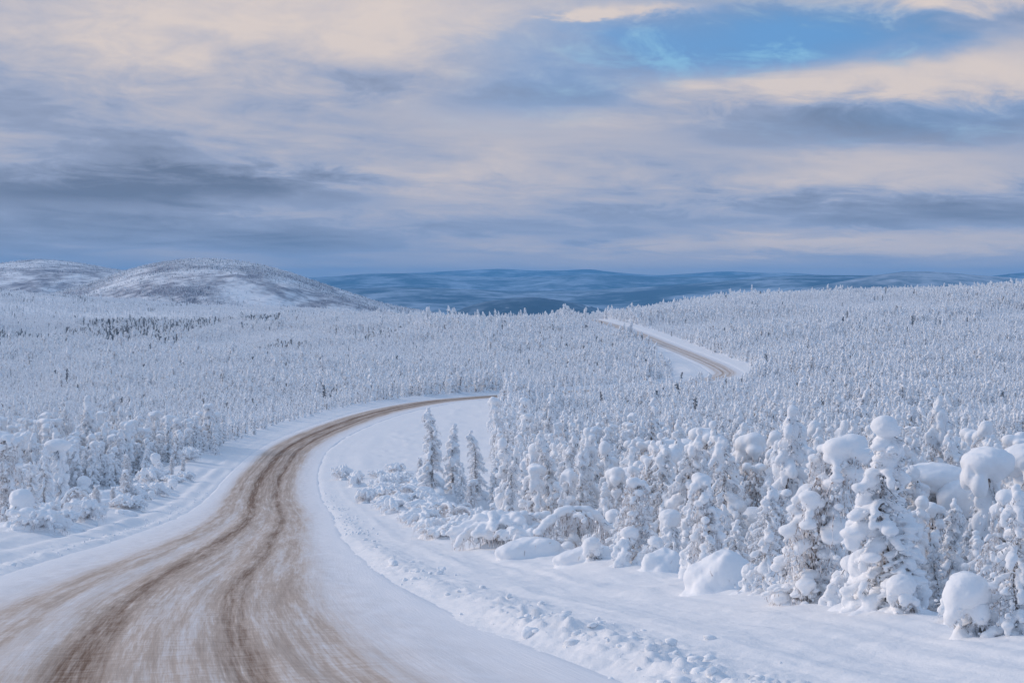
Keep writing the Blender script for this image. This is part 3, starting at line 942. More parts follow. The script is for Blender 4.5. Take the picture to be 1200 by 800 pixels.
def make_arch(seed, span=2.6, H=1.5, voxel=0.055, ns_=170, thick=0.13):
    """sapling bent right over by its load"""
    R = np.random.default_rng(seed)
    tt = np.linspace(0, 1, 22)
    pts = np.stack([np.array([-span * 0.5 + span * x, 0.18 * math.sin(x * 5 + seed), H * math.sin(math.pi * min(x * 0.93 + 0.03, 1)) ** 0.75 - 0.1]) for x in tt])
    tr = Acc(); tube(tr, pts, 0.055, 0.015, 6)
    blobs = []; starts = []; br = Acc()
    for k in range(2, 22):
        r = thick * R.uniform(0.75, 1.25)
        blobs.append((pts[k] + np.array([0, 0, r * 0.7]), (r * 1.2, r * 1.3, r)))
    for i in range(14):
        k = R.integers(4, 20); sd = R.choice([-1, 1])
        L = R.uniform(0.3, 0.8)
        e = [pts[k], pts[k] + np.array([R.uniform(-0.2, 0.4), sd * L * 0.6, 0.08]), pts[k] + np.array([R.uniform(-0.2, 0.6), sd * L, -0.5 * L])]
        e[2][2] = max(e[2][2], 0.03)
        tube(br, e, 0.018, 0.006, 3)
        for f in (0.5, 1.0):
            r = R.uniform(0.06, 0.12)
            blobs.append((np.array(e[1]) * (1 - f) + np.array(e[2]) * f + np.array([0, 0, 0.05]), (r, r, r)))
        starts += [np.array(e[1]), np.array(e[2])]
    for _ in range(ns_):
        k = R.integers(2, 22)
        starts.append(pts[k] + R.normal(0, 0.1, 3))
    starts = [s for s in starts if s[2] > 0.15]
    tw = Acc()
    for s in starts:
        strands(tw, [s], min(s[2] * 0.95, 0.9), R, 0.014, 3, 0.3)
    for k in range(4):
        r = R.uniform(0.2, 0.35)
        blobs.append((np.array([R.uniform(-span / 2, span / 2), R.uniform(-0.3, 0.3), -0.05]), (r * 1.5, r * 1.3, r * 0.8)))
    return {'stem': tr.mesh('stem', MAT['bark']), 'branches': br.mesh('branches', MAT['bark']), 'hanging_twigs': tw.mesh('hanging_twigs', MAT['twig']),
            'snow_load': snow_mesh('snow_load', blobs, voxel, seed, 0.025)}


def make_shrub(seed, W=1.6, H=0.9, stems=24, voxel=0.05, twigs=130, fat=1.0):
    R = np.random.default_rng(seed)
    st = Acc(); blobs = []; starts = []
    for i in range(stems):
        a = i * 2.4 + R.uniform(-0.5, 0.5); L = W * R.uniform(0.35, 1.0) * 0.6; hh = H * R.uniform(0.5, 1.05)
        x = np.linspace(0, 1, 8)
        pts = np.stack([np.cos(a) * L * x, np.sin(a) * L * x, hh * np.sin(x * R.uniform(1.9, 2.8)) ** 0.8 - 0.05], 1)
        pts[:, 2] = np.nan_to_num(pts[:, 2], nan=-0.05)
        tube(st, pts, 0.02, 0.007, 4)
        for k in range(2, 8):
            r = R.uniform(0.06, 0.14) * fat
            if R.random() < 0.9:
                blobs.append((pts[k] + np.array([0, 0, 0.05]), (r * 1.15, r * 1.15, r)))
        starts += [pts[k] for k in R.integers(2, 8, max(1, twigs // stems))]
    for k in range(6):
        a = R.uniform(0, 6.28); d = R.uniform(0, W * 0.4); r = R.uniform(0.18, 0.34)
        blobs.append((np.array([math.cos(a) * d, math.sin(a) * d, 0.0]), (r * 1.5, r * 1.5, r * 0.8)))
    tw = Acc()
    for s in starts:
        if s[2] > 0.1:
            strands(tw, [s], min(s[2], 0.55), R, 0.012, 3, 0.6)
    return {'stems': st.mesh('stems', MAT['bark']), 'twigs': tw.mesh('twigs', MAT['twig']), 'snow_load': snow_mesh('snow_load', blobs, voxel, seed, 0.025)}


def make_mound(seed, W=1.6, D=1.2, H=0.9, voxel=0.06, twigs=16):
    """bush wholly buried: a smooth heap with a few stems at its foot"""
    R = np.random.default_rng(seed)
    blobs = [((0, 0, -0.05), (W * 0.5, D * 0.5, H * 0.95)), ((0, 0, -0.12), (W * 0.75, D * 0.75, H * 0.32))]
    for k in range(7):
        a = R.uniform(0, 6.28); f = R.uniform(0.25, 0.45)
        blobs.append(((math.cos(a) * W * 0.3, math.sin(a) * D * 0.3, H * R.uniform(0.0, 0.45)), (W * f * 0.75, D * f * 0.75, H * f)))
    st = Acc()
    for i in range(twigs):
        a = R.uniform(0, 6.28)
        p = np.array([math.cos(a) * W * 0.47, math.sin(a) * D * 0.47, 0])
        tube(st, [p * 0.6 - np.array([0, 0, 0.1]), p + np.array([0, 0, R.uniform(0.15, 0.45)]), p * 1.25 + np.array([0, 0, R.uniform(0.1, 0.5)])], 0.016, 0.006, 3)
    return {'snow_load': snow_mesh('snow_load', blobs, voxel, seed, 0.05, None, 6), 'stems': st.mesh('stems', MAT['twig'])}


PROTO = {}
PROTO['s0'] = (make_spruce(1, 6.0, 0.95, 0.2, 0.05), 6.0)
PROTO['s1'] = (make_spruce(2, 6.0, 0.78, 0.35, 0.05, 10.5, 1.0, False, 1.6), 6.0)
PROTO['s2'] = (make_spruce(3, 6.0, 1.15, 0.1, 0.05, 10.0, 0.95, False, 1.2, 1.15), 6.0)
PROTO['s3'] = (make_spruce(4, 6.0, 0.66, 0.45, 0.05, 11.5, 0.92, False, 1.0, 0.9, 16), 6.0)
PROTO['s4'] = (make_spruce(5, 6.0, 0.88, 0.6, 0.05, 9.5, 1.0, False, 2.0, 1.25), 6.0)
PROTO['s5'] = (make_spruce(6, 6.0, 0.72, 0.15, 0.05, 11.0, 0.78, False, 1.3, 0.95, 18), 6.0)
PROTO['b0'] = (make_birch(21, 5.5, 1.25), 5.5)
PROTO['b1'] = (make_birch(22, 5.5, 1.0, caps=1.25, lean=0.8), 5.5)
PROTO['b2'] = (make_birch(23, 5.5, 0.8, ns_=620, lean=0.2, caps=0.8, slen=0.75), 5.5)
PROTO['h0'] = (make_hood(31, 3.6, (0.62, 0.55, 0.46), 0.5, body=0.65), 3.85)
PROTO['h1'] = (make_hood(32, 2.2, (0.42, 0.38, 0.34), 0.7, body=0.45), 2.35)
PROTO['h2'] = (make_hood(33, 4.4, (0.95, 0.78, 0.38), 0.3, body=0.62), 4.75)
PROTO['h3'] = (make_hood(34, 1.35, (0.5, 0.45, 0.42), 0.35, body=0.5), 1.65)
PROTO['a0'] = (make_arch(41), 1.6)
PROTO['a1'] = (make_arch(42, 3.2, 1.9, thick=0.16), 2.0)
PROTO['u0'] = (make_shrub(51, 1.7, 0.9, 38, 0.045, 260, 1.0), 0.95)
PROTO['u1'] = (make_shrub(52, 2.4, 1.1, 50, 0.045, 320, 1.1), 1.15)
PROTO['u2'] = (make_shrub(53, 1.2, 0.8, 28, 0.045, 260, 0.85), 0.85)
PROTO['m0'] = (make_mound(61), 0.9)
PROTO['m1'] = (make_mound(62, 2.2, 1.3, 0.75), 0.8)

for k_, (parts_, _) in list(PROTO.items()):
    top_ = 0
    for me_ in parts_.values():
        co_ = np.empty(len(me_.vertices) * 3); me_.vertices.foreach_get('co', co_); top_ = max(top_, co_[2::3].max())
    PROTO[k_] = (parts_, float(top_))

KINDNAME = {'s': ('snowy_spruce', 'spruce'), 'b': ('frosted_birch', 'birch'), 'h': ('hooded_spruce', 'spruce'), 'a': ('bent_sapling', 'sapling'),
            'u': ('snowy_shrub', 'shrub'), 'm': ('snow_mound', 'snow mound')}
ZERO = {'trunk': 0, 'stem': 0}


def plant(key, X, Y, height, label, group=None, rot=None, wide=1.0, dz=0.0):
    parts, h0 = PROTO[key]
    nm, cat = KINDNAME[key[0]]
    z = float(ground(np.array([X]), np.array([Y]))[0])
    e = bpy.data.objects.new(nm, None); COL.objects.link(e)
    e.empty_display_size = 0.3
    e.location = (X, Y, z + dz - (0.06 if key[0] in 'uma' else 0.14))
    s = height / h0
    sx = wide * (s if key[0] == 'b' else s ** 0.7 if key[0] in 'sh' else 1.0)
    e.scale = (sx, sx, s)
    rz = random.uniform(0, 6.28) if rot is None else rot
    if key[0] in 'uma':             # low growth lies along the slope
        g4 = ground(np.array([X + .6, X - .6, X, X]), np.array([Y, Y, Y + .6, Y - .6]))
        nrm_ = Vector((-(g4[0] - g4[1]) / 1.2, -(g4[2] - g4[3]) / 1.2, 1.0)).normalized()
        q_ = nrm_.to_track_quat('Z', 'Y'); q_ = Vector((0, 0, 1)).rotation_difference(nrm_)
        e.rotation_mode = 'QUATERNION'
        e.rotation_quaternion = q_ @ Quaternion((0, 0, 1), rz)
    else:
        e.rotation_euler = (0, 0, rz)
    e['label'] = label; e['category'] = cat
    if group:
        e['group'] = group
    for pn, me in parts.items():
        o = bpy.data.objects.new(pn, me); COL.objects.link(o); o.parent = e
        if pn not in ('trunk', 'stem', 'snow_cap'):
            o['kind'] = 'stuff'
    PLANTED.append((X, Y, height, key))
    return e


PLANTED = []
# ------------------------------------------------------------------ the trees one can tell apart
# kind, column, metres away, row of the top, label, widening, turn, group
HERO = [
    ('s1', 925, 58, 468, 'tall spruce with a bulbous snow tip behind the big weeping birch', 1.0, None),
    ('b1', 948, 703, 497, 'big weeping birch hung with frosted brown twigs at the apron edge', 1.35, None),
    ('s4', 1036, 712, 474, 'tall knobbly snow-laden spruce right of the weeping birch, curled snow on its tip', 1.25, None),
    ('s5', 1094, 66, 462, 'left one of the two slim dark-flanked spruces standing close together', 0.85, None),
    ('s3', 1121, 66, 459, 'right one of the two slim dark-flanked spruces standing close together', 0.95, None),
    ('h2', 1108, 718, 536, 'bent spruce under a wide flat mushroom-shaped snow cap', 1.35, 0.4),
    ('h0', 1142, 722, 556, 'thick spruce bowed under a heavy drooping snow hood', 1.0, None),
    ('h3', 1152, 745, 658, 'stubby nearest tree swallowed by a smooth white hood at the road lip', 1.05, 3.6),
    ('s2', 1192, 742, 556, 'broad snow-clotted spruce cut by the right picture edge', 0.9, None),
    ('m0', 1203, 738, 702, 'round snow ball cut by the right picture edge near the bottom', 0.8, None),
    ('s0', 897, 694, 556, 'small pointed snow-clad spruce left of the weeping birch', 0.9, None),
    ('m0', 850, 687, 640, 'smooth leaning snow hump at the apron edge left of the weeping birch', 1.0, 0.5),
    ('h1', 975, 709, 640, 'short square snow-topped stub in front of the weeping birch', 0.8, None),
    ('h3', 1000, 711, 634, 'second short snow stub right of the square one', 0.75, None),
    ('s4', 1052, 716, 606, 'short knobbly spruce in front of the tall curled-tip spruce', 1.25, None),
    ('s3', 1021, 713, 640, 'thin low spruce column left of the short knobbly one', 1.1, None),
    ('h0', 1088, 713, 590, 'stooping spruce beneath the mushroom cap, its hood hanging left', 0.9, 2.0),
    ('h2', 1165, 55, 516, 'spruce with a pillow-like snow cap behind the heavy drooping hood', 0.9, 1.0),
    ('h2', 1200, 58, 512, 'capped spruce half out of the picture on the right', 0.9, 2.2),
    ('s2', 986, 57, 486, 'dark-sided spruce rising just right of the weeping birch', 0.75, None),
    ('s0', 775, 66, 503, 'slender tall spruce above the arched birch, beside the apron', 0.95, None),
    ('b0', 742, 657, 552, 'arching weeping birch with long frosted strands, mid apron', 1.15, None),
    ('h1', 727, 663, 612, 'hooded young spruce at the foot of the arching birch', 1.0, None),
    ('m0', 776, 668, 638, 'round snow ball at the foot of the slender tall spruce', 0.8, 1.2),
    ('b1', 832, 678, 548, 'drooping birch with clotted snow left of the small pointed spruce', 1.0, None),
    ('h1', 812, 676, 600, 'hunched snow-hooded sapling left of the drooping birch', 1.1, None),
    ('h3', 700, 655, 622, 'low hood of snow beside the long snow arch', 1.0, None),
    ('a1', 674, 647, 590, 'long arched sapling with a snow ridge along its back', 1.0, 0.15),
    ('a0', 655, 641, 628, 'thin low arch of frosted twigs in front of the long snow arch', 1.0, 3.0),
    ('b2', 640, 624, 522, 'feathery upright frosted birch behind the snow arch', 1.0, None),
    ('b0', 612, 612, 538, 'rounded frosted birch left of the feathery one', 1.0, None),
    ('s3', 507, 577, 476, 'tallest lone spruce in front of the white meadow, leaning left', 1.5, 2.4),
    ('s1', 530, 578, 494, 'second spruce beside the tallest one in front of the white meadow', 1.3, None),
    ('s0', 558, 581, 502, 'third spruce of the row in front of the white meadow', 1.3, None),
    ('s2', 541, 592, 540, 'low broad spruce at the foot of the meadow row', 0.9, None),
    ('s4', 580, 580, 520, 'spruce at the right end of the meadow row', 1.0, None),
    ('s5', 578, 603, 552, 'dark-flanked small spruce below the meadow row', 1.0, None),
    ('b0', 552, 606, 560, 'grey frosted birch below the meadow row', 1.0, None),
    ('b2', 492, 566, 534, 'small fan-shaped frosted birch alone in the white meadow', 1.0, None),
    ('a0', 540, 611, 586, 'arched shrub with brown twigs under snow, on the right verge', 1.1, 0.3),
    ('u1', 586, 640, 594, 'wide heap of bowed snowy stems on the right verge', 1.4, None),
    ('u0', 487, 612, 594, 'snow-loaded shrub with a bare brown foot, right verge', 1.2, None),
    ('u1', 520, 606, 584, 'tangle of snowy stems behind the bare-footed shrub', 1.0, None),
    ('m1', 625, 650, 626, 'low snow-covered heap at the verge, below the feathery birch', 1.0, 0.2),
    ('u0', 430, 590, 570, 'small snowy shrub by the inside of the bend', 1.1, None),
    ('u1', 452, 575, 553, 'larger white bush up the verge inside the bend', 1.0, None),
    ('u2', 418, 570, 550, 'twiggy white bush close to the road on the inside of the bend', 1.6, None),
    ('u1', 402, 562, 543, 'first white bush on the inside of the bend, nearest the tracks', 1.1, None),
    ('u0', 463, 553, 541, 'low clump of frosted brush at the near meadow edge', 1.5, None),
    ('u2', 470, 590, 575, 'little snow-topped shrub between the larger verge bushes', 1.3, None),
    ('m1', 500, 583, 569, 'flat white hummock on the verge below the tallest lone spruce', 1.0, 0.1),
    ('s2', 862, 53.5, 602, 'low broad spruce behind the smooth leaning hump', 0.9, None),
    ('b2', 914, 52, 566, 'pale feathery birch squeezed between the pointed spruce and the weeping birch', 1.1, None),
    ('b0', 1172, 47, 566, 'frosted birch right of the heavy drooping hood', 1.0, None),
    ('b0', 1008, 51, 556, 'twiggy birch between the big weeping birch and the tall curled-tip spruce', 1.0, None),
    ('s5', 962, 56, 530, 'dark spruce top showing behind the big weeping birch', 0.9, None),
    ('s4', 803, 60, 558, 'knobbly spruce between the slender tall spruce and the drooping birch', 0.9, None),
    ('s2', 758, 62, 582, 'squat white spruce under the slender tall spruce', 0.9, None),
    ('h0', 790, 58.5, 592, 'hood-topped spruce right of the slender tall spruce', 0.9, None),
    ('s1', 706, 72, 560, 'bulb-topped spruce behind the arching weeping birch', 0.9, None),
    ('b1', 722, 78, 540, 'clotted birch above the hooded young spruce', 1.0, None),
    ('s0', 690, 84, 545, 'narrow spruce above the long snow arch', 1.0, None),
    ('b0', 664, 82, 560, 'low weeping birch directly behind the long snow arch', 1.1, None),
    ('s5', 600, 612, 566, 'small dark-flanked spruce at the corner of the verge brush', 1.0, None),
    ('h1', 628, 630, 590, 'bowed hooded spruce at the foot of the feathery birch', 1.0, None),
    ('h1', 921, 700, 652, 'small snow-hooded sapling at the left foot of the weeping birch', 1.0, None),
    ('h3', 1070, 717, 662, 'white knob of a buried sapling below the mushroom cap', 0.9, None),
    ('h1', 1117, 730, 662, 'bowed sapling left of the stubby nearest tree', 1.1, None),
    ('u0', 942, 704, 684, 'low snow-filled brush under the weeping birch', 0.7, None),
    ('h3', 872, 692, 652, 'snow stub between the smooth hump and the pointed spruce', 0.8, None),
    ('s3', 838, 684, 618, 'thin snow column behind the smooth leaning hump', 1.0, None),
    ('h1', 752, 660, 622, 'bowed sapling under the arching weeping birch', 1.0, None),
    ('m1', 690, 655, 640, 'snow bank under the right end of the long arch', 0.8, 0.1),
    ('u1', 560, 616, 592, 'snow-loaded brush right of the arched verge shrub', 1.0, None),
    ('u0', 610, 640, 612, 'snow-buried brush left of the bowed hooded spruce', 1.0, None),
    ('u1', 510, 596, 578, 'thick white brush at the foot of the tallest lone spruce', 1.2, None),
    # left of the road
    ('b0', 8, 612, 503, 'weeping birch with a dark hollow at the left picture edge', 1.2, None),
    ('s5', 36, 613, 538, 'dark-bottomed spruce in front of the left-edge birch', 1.15, None),
    ('h3', 16, 616, 570, 'rounded snow hood below the left-edge birch', 1.3, 1.0),
    ('h2', 72, 592, 512, 'spruce with a sloping snow roof near the left picture edge', 1.1, 0.3),
    ('h3', 60, 587, 560, 'white knob-topped stub beside the sloping snow roof', 0.9, None),
    ('a0', 90, 597, 569, 'short arch of frosted twigs on the left verge', 1.0, 0.4),
    ('m1', 130, 593, 572, 'long smooth snow mound on the left verge', 1.5, 0.2),
    ('m1', 82, 620, 610, 'low snow hump at the foot of the left verge', 1.0, 0.0),
    ('s1', 110, 578, 520, 'thick white spruce behind the long snow mound', 1.1, None),
    ('b2', 148, 573, 530, 'frosted birch with brown twigs right of the long snow mound', 1.0, None),
    ('s4', 170, 562, 520, 'curl-tipped spruce at the turn of the left tree line', 1.0, None),
    ('b0', 150, 586, 548, 'short drooping birch hanging over the long snow mound', 1.1, None),
    ('u1', 176, 566, 545, 'snow-filled bush where the left tree line turns', 1.3, None),
    ('h1', 186, 560, 528, 'bowed sapling at the turn of the left tree line', 1.2, None),
    ('h3', 104, 584, 556, 'round white hood behind the short twig arch on the left verge', 1.3, None),
    ('b1', 92, 583, 520, 'thick clotted birch behind the white knob-topped stub', 1.0, None),
    ('m1', 150, 604, 596, 'small smooth hump in front of the long snow mound', 0.8, 0.1),
    ('m1', 45, 624, 613, 'low hump below the dark-bottomed spruce at the left', 1.2, 0.3),
    ('u1', 222, 541, 522, 'snowy bush at the front of the left tree line, beyond the drooping birch', 1.4, None),
    ('s2', 52, 598, 522, 'broad white spruce between the dark-bottomed spruce and the sloping roof', 1.0, None),
    ('b1', 205, 546, 505, 'drooping birch at the front of the left tree line', 0.9, None),
]
for key, px, Yd, ptop, label, wide, rot in HERO:
    if Yd > 230:                    # the row of its foot is known: find that spot on the land
        _, Yd, _ = on_ground(px, Yd)
    X = (px - 600) / F * Yd
    zt = (HZ - ptop) / F * Yd
    zg = float(ground(np.array([X]), np.array([Yd]))[0])
    hgt = max(zt - zg, 0.45)
    plant(key, X, Yd, hgt, label, None, rot, wide)
    print('HERO', key, px, Yd, round(hgt, 2), [round(float(v)) for v in project(X, Yd, zg)])
VB = np.random.default_rng(5)
brush = []
for k_ in range(84):
    yy = 90 + 150 * VB.random() ** 1.15; uu = VB.uniform(9.4, 15.0) + (yy - 92) * 0.022
    kq = int((yy + 46) / step)
    brush.append((RL[kq, 0] + RN[kq, 0] * uu, RL[kq, 1] + RN[kq, 1] * uu))
brush.sort(key=lambda q_: q_[0] / q_[1])
ORD = ['first', 'second', 'third', 'fourth', 'fifth', 'sixth', 'seventh', 'eighth', 'ninth', 'tenth', 'eleventh', 'twelfth', 'thirteenth', 'fourteenth', 'fifteenth', 'sixteenth', 'seventeenth', 'eighteenth', 'nineteenth', 'twentieth', 'twenty-first', 'twenty-second', 'twenty-third', 'twenty-fourth', 'twenty-fifth', 'twenty-sixth', 'twenty-seventh', 'twenty-eighth', 'twenty-ninth', 'thirtieth', 'thirty-first', 'thirty-second', 'thirty-third', 'thirty-fourth', 'thirty-fifth', 'thirty-sixth', 'thirty-seventh', 'thirty-eighth']
cnt = {}
for x_, y_ in brush:
    k_ = VB.choice(['u0', 'u1', 'u2', 'm1', 'a0'], p=[.3, .28, .22, .12, .08])
    cnt[k_] = cnt.get(k_, 0) + 1
    nm_ = {'u0': 'snow-loaded bush', 'u1': 'wide tangled bush', 'u2': 'small twiggy bush', 'm1': 'buried white hummock', 'a0': 'little arched sapling'}[k_]
    plant(k_, x_, y_, {'u0': 0.95, 'u1': 1.05, 'u2': 0.85, 'm1': 0.55, 'a0': 1.1}[k_] * VB.uniform(0.6, 1.15) * (1 + 0.5 * (y_ - 90) / 150), nm_ + ' in the brush strip inside the bend, ' + ORD[cnt[k_] - 1] + ' such from left', 'brush along the verge inside the bend', None, VB.uniform(0.7, 1.1) * (1 + 0.5 * (y_ - 90) / 150))
cnt = {}
low = []
for k_ in range(34):
    yy = VB.uniform(37, 82); uu = VB.uniform(13.6, 17.5)
    kq = int((yy + 46) / step)
    low.append((RL[kq, 0] + RN[kq, 0] * uu, RL[kq, 1] + RN[kq, 1] * uu))
low.sort(key=lambda q_: q_[0] / q_[1])
for x_, y_ in low:
    if min((x_ - p_[0]) ** 2 + (y_ - p_[1]) ** 2 for p_ in PLANTED) < 0.35:
        continue
    k_ = VB.choice(['h1', 'h3', 'b2', 'b1', 's2', 'u1'], p=[.26, .2, .16, .14, .14, .1])
    cnt[k_] = cnt.get(k_, 0) + 1
    nm_ = {'h1': 'bowed snow-hooded sapling', 'h3': 'squat snow-capped sapling', 'b2': 'knee-high feathery birch', 'b1': 'low clotted birch', 's2': 'low broad young spruce', 'u1': 'tangled snowy bush'}[k_]
    plant(k_, x_, y_, {'h1': 1.7, 'h3': 1.2, 'b2': 1.9, 'b1': 2.1, 's2': 1.9, 'u1': 1.0}[k_] * VB.uniform(0.75, 1.2), nm_ + ' along the right apron edge, ' + ORD[cnt[k_] - 1] + ' such from left', 'young growth along the right apron edge', None, {'b1': 1.5, 'b2': 1.4, 's2': 1.3}.get(k_, 1.0))
cnt = {}
lb_ = []
for k_ in range(30):
    yy = VB.uniform(105, 260); uu = -VB.uniform(10.3, 13.6)
    kq = int((yy + 46) / step)
    lb_.append((RL[kq, 0] + RN[kq, 0] * uu, RL[kq, 1] + RN[kq, 1] * uu))
lb_.sort(key=lambda q_: q_[0] / q_[1])
for x_, y_ in lb_:
    k_ = VB.choice(['u0', 'u1', 'm1', 'h3', 'b2'], p=[.28, .24, .16, .12, .2])
    cnt[k_] = cnt.get(k_, 0) + 1
    nm_ = {'u0': 'snow-loaded bush', 'u1': 'wide tangled bush', 'm1': 'buried white hummock', 'h3': 'squat snow-capped sapling', 'b2': 'low feathery birch'}[k_]
    plant(k_, x_, y_, {'u0': 1.1, 'u1': 1.3, 'm1': 0.7, 'h3': 1.5, 'b2': 2.4}[k_] * VB.uniform(0.7, 1.3), nm_ + ' on the left verge of the road, ' + ORD[cnt[k_] - 1] + ' such from left', 'young growth along the left verge', None, VB.uniform(1.0, 1.4))
HEROXY = np.array([(p[0], p[1]) for p in PLANTED])

# ------------------------------------------------------------------ the rest of the forest: scatter first, then decide which are single things
cand = []


def scatter(y0, y1, d, keep=1.0, pxr=(-260, 1460)):
    ys = np.arange(y0, y1, d)
    for yy in ys:
        xa, xb = (pxr[0] - 600) / F * yy, (pxr[1] - 600) / F * yy
        xs = np.arange(xa, xb, d)
        k = len(xs)
        if not k:
            continue
        cand.append(np.stack([xs + rng.uniform(-0.5, 0.5, k) * d, yy + rng.uniform(-0.5, 0.5, k) * d, np.full(k, d)], 1)[rng.random(k) < keep])


scatter(38, 130, 1.75)
scatter(130, 300, 2.0)
scatter(300, 700, 2.05)
scatter(700, 1350, 2.25)
scatter(1350, 2500, 4.4, 0.8, (-150, 620))
scatter(1350, 1700, 3.6, 0.9, (620, 1400))
T = np.concatenate(cand)
X, Y = T[:, 0], T[:, 1]
Z, U, S = ground(X, Y, True, True)
px, py = project(X, Y, Z)
ok = np.ones(len(T), bool)
au = np.abs(U)
ok &= au > np.where(Y < 75, 15.8, np.where(U < 0, 12.0, 13.3)) + rng.normal(0, 0.7, len(T))
ok &= ~((Y > 560) & (au < 15) & (U < 0) & (Y < 700) & False)
# white meadow inside the bend, and the apron-side brush strip below it
ok &= ~((Y > 95) & (Y < 505) & (U > 0) & (U < 90) & (px < np.interp(Y, [95, 140, 200, 300, 420, 505], [600, 585, 578, 586, 590, 592]) + rng.normal(0, 4, len(T))) & (S < 580))
# meadow below the far stretch of road


def inside(px, py, poly):
    c = np.zeros(len(px), bool)
    for k in range(len(poly)):
        x0, y0 = poly[k]; x1, y1 = poly[(k + 1) % len(poly)]
        hit = ((y0 > py) != (y1 > py)) & (px < (x1 - x0) * (py - y0) / (y1 - y0 + 1e-9) + x0)
        c ^= hit
    return c


ok &= ~(inside(px + rng.normal(0, 2, len(T)), py, [(752, 386), (800, 402), (850, 418), (885, 432), (875, 452), (800, 457), (775, 432), (757, 402)]) & (Y > 560))
# openings and thin places
open_n = fbm(X / 45, Y / 60, 91, 4)
ok &= ~((open_n > 0.40) & (Y > 190) & (rng.random(len(T)) < 0.8))
left_plain = (px < 480) & (Y > 1000)
scrubby = sstep(1000, 1300, Y) * (px < 480)
ok &= ~((scrubby > 0.3) & (fbm(X / 60, Y / 110, 95, 3) + 0.35 * rng.normal(size=len(T)) > 0.55))
d2h = np.full(len(T), 1e9)
nearI = np.where(Y < 240)[0]
d2h[nearI] = ((X[nearI, None] - HEROXY[None, :, 0]) ** 2 + (Y[nearI, None] - HEROXY[None, :, 1]) ** 2).min(1)
ok &= d2h > 0.6
ok &= ~((U < 0) & (Y < 330) & (px < 250) & (py > np.interp(px, [-100, 0, 70, 130, 205, 250], [606, 600, 582, 572, 540, 528])))
ok &= ~((Y < 47) & (U > 0))
T = T[ok]; X, Y, Z, U, px, py = [a_[ok] for a_ in (X, Y, Z, U, px, py)]
N = len(T)
hgt = np.clip(rng.normal(4.6, 1.15, N), 2.2, 8.5) * (1 + 0.25 * fbm(X / 30, Y / 30, 97, 2))
hgt *= np.where(rng.random(N) < 0.04, 1.45, 1.0)
hgt *= np.where(px < 480, 1 - 0.36 * sstep(1000, 1600, Y), 1.0)
hgt *= 1 - 0.16 * sstep(250, 420, Y)
hgt *= np.where((au[ok] < 17) & (Y < 300), 0.8, 1.0)
hgt *= np.clip(1.0 + 0.75 * fbm(X / 70, Y / 70, 131, 3), 0.55, 1.35)
rs = (U > 0) & (Y < 170)
hgt = np.where(rs, np.minimum(hgt, (HZ - (482 + 75 * rng.random(N))) / F * Y - Z), hgt)
hgt = np.where((U > 0) & (Y < 57), np.minimum(hgt, (HZ - (575 + 50 * rng.random(N))) / F * Y - Z), hgt)
hgt = np.where((U < 0) & (Y < 240) & (px < 250), np.minimum(hgt, 4.6), hgt)
hgt = np.maximum(hgt, 1.4)
tz = Z + hgt
print('TREES', N)
hp = hgt / Y * F
inview = (px > -20) & (px < 1220) & (py - hp < 790)
order = np.argsort(-np.where(inview, hp, 0))
NS = 236
single = np.zeros(N, bool); single[order[:NS]] = True
left_stand = (px < 480) & (U < 0)
kinds = ['s0', 's1', 's2', 's3', 's4', 's5', 'b0', 'b1', 'b2', 'h0', 'h1', 'h2']
pk = np.array([.14, .14, .12, .14, .13, .11, .06, .05, .04, .03, .02, .02]); pk /= pk.sum()
pk_l = np.array([.10, .10, .09, .08, .10, .06, .15, .12, .13, .03, .02, .02]); pk_l /= pk_l.sum()
LAB = {'s0': 'snowy pointed spruce', 's1': 'bulb-tipped spruce', 's2': 'broad clotted spruce', 's3': 'thin spruce', 's4': 'knobbly spruce', 's5': 'dark-flanked spruce',
       'b0': 'wide weeping birch', 'b1': 'stooping clotted birch', 'b2': 'feathery birch', 'h0': 'hooded spruce', 'h1': 'bowed hooded spruce', 'h2': 'flat-capped spruce'}
sets = {}
for i_ in np.where(single)[0]:
    k = rng.choice(kinds, p=pk_l if left_stand[i_] else pk)
    if px[i_] < 480 and U[i_] < 0:
        z_ = 'in the stand left of road'
    elif Y[i_] < 72:
        z_ = 'in front rows right of road'
    elif Y[i_] < 100:
        z_ = 'in middle rows right of road'
    else:
        z_ = 'in back rows right of road'
    sz_ = 'tall' if hgt[i_] > 5.3 else 'short' if hgt[i_] < 4.0 else 'middling'
    sets.setdefault((k, z_, sz_), []).append(i_)
for (k, z_, sz_), ids in sets.items():
    ids.sort(key=lambda q_: px[q_])
    for c_, i_ in enumerate(ids):
        kind_ = sz_ + ' ' + LAB[k]
        lb = ('only ' + kind_ if len(ids) == 1 else kind_ + ', ' + ORD[c_] + ' such from the left') + ' ' + z_
        plant(k, X[i_], Y[i_], float(hgt[i_]) * (0.8 if k[0] == 'h' else 1.0), lb, 'snowy trees ' + z_, None, 1.0)

# ------------------------------------------------------------------ far forest, one mass of instances
pcol = bpy.data.collections.new('forest_prototypes')


def joined(name, parts):
    acc = Acc(); mats = []; mi = []
    for pn, me in parts.items():
        nv = len(me.vertices); co = np.empty(nv * 3); me.vertices.foreach_get('co', co)
        nl = len(me.loops); li = np.empty(nl, np.int32); me.loops.foreach_get('vertex_index', li)
        acc.add(co.reshape(-1, 3), li.reshape(-1, 3))
        mi.append(np.full(nl // 3, len(mats), np.int32)); mats.append(me.materials[0])
    me = acc.mesh(name, None)
    for m_ in mats:
        me.materials.append(m_)
    me.polygons.foreach_set('material_index', np.concatenate(mi))
    o = bpy.data.objects.new(name, me)
    pcol.objects.link(o)


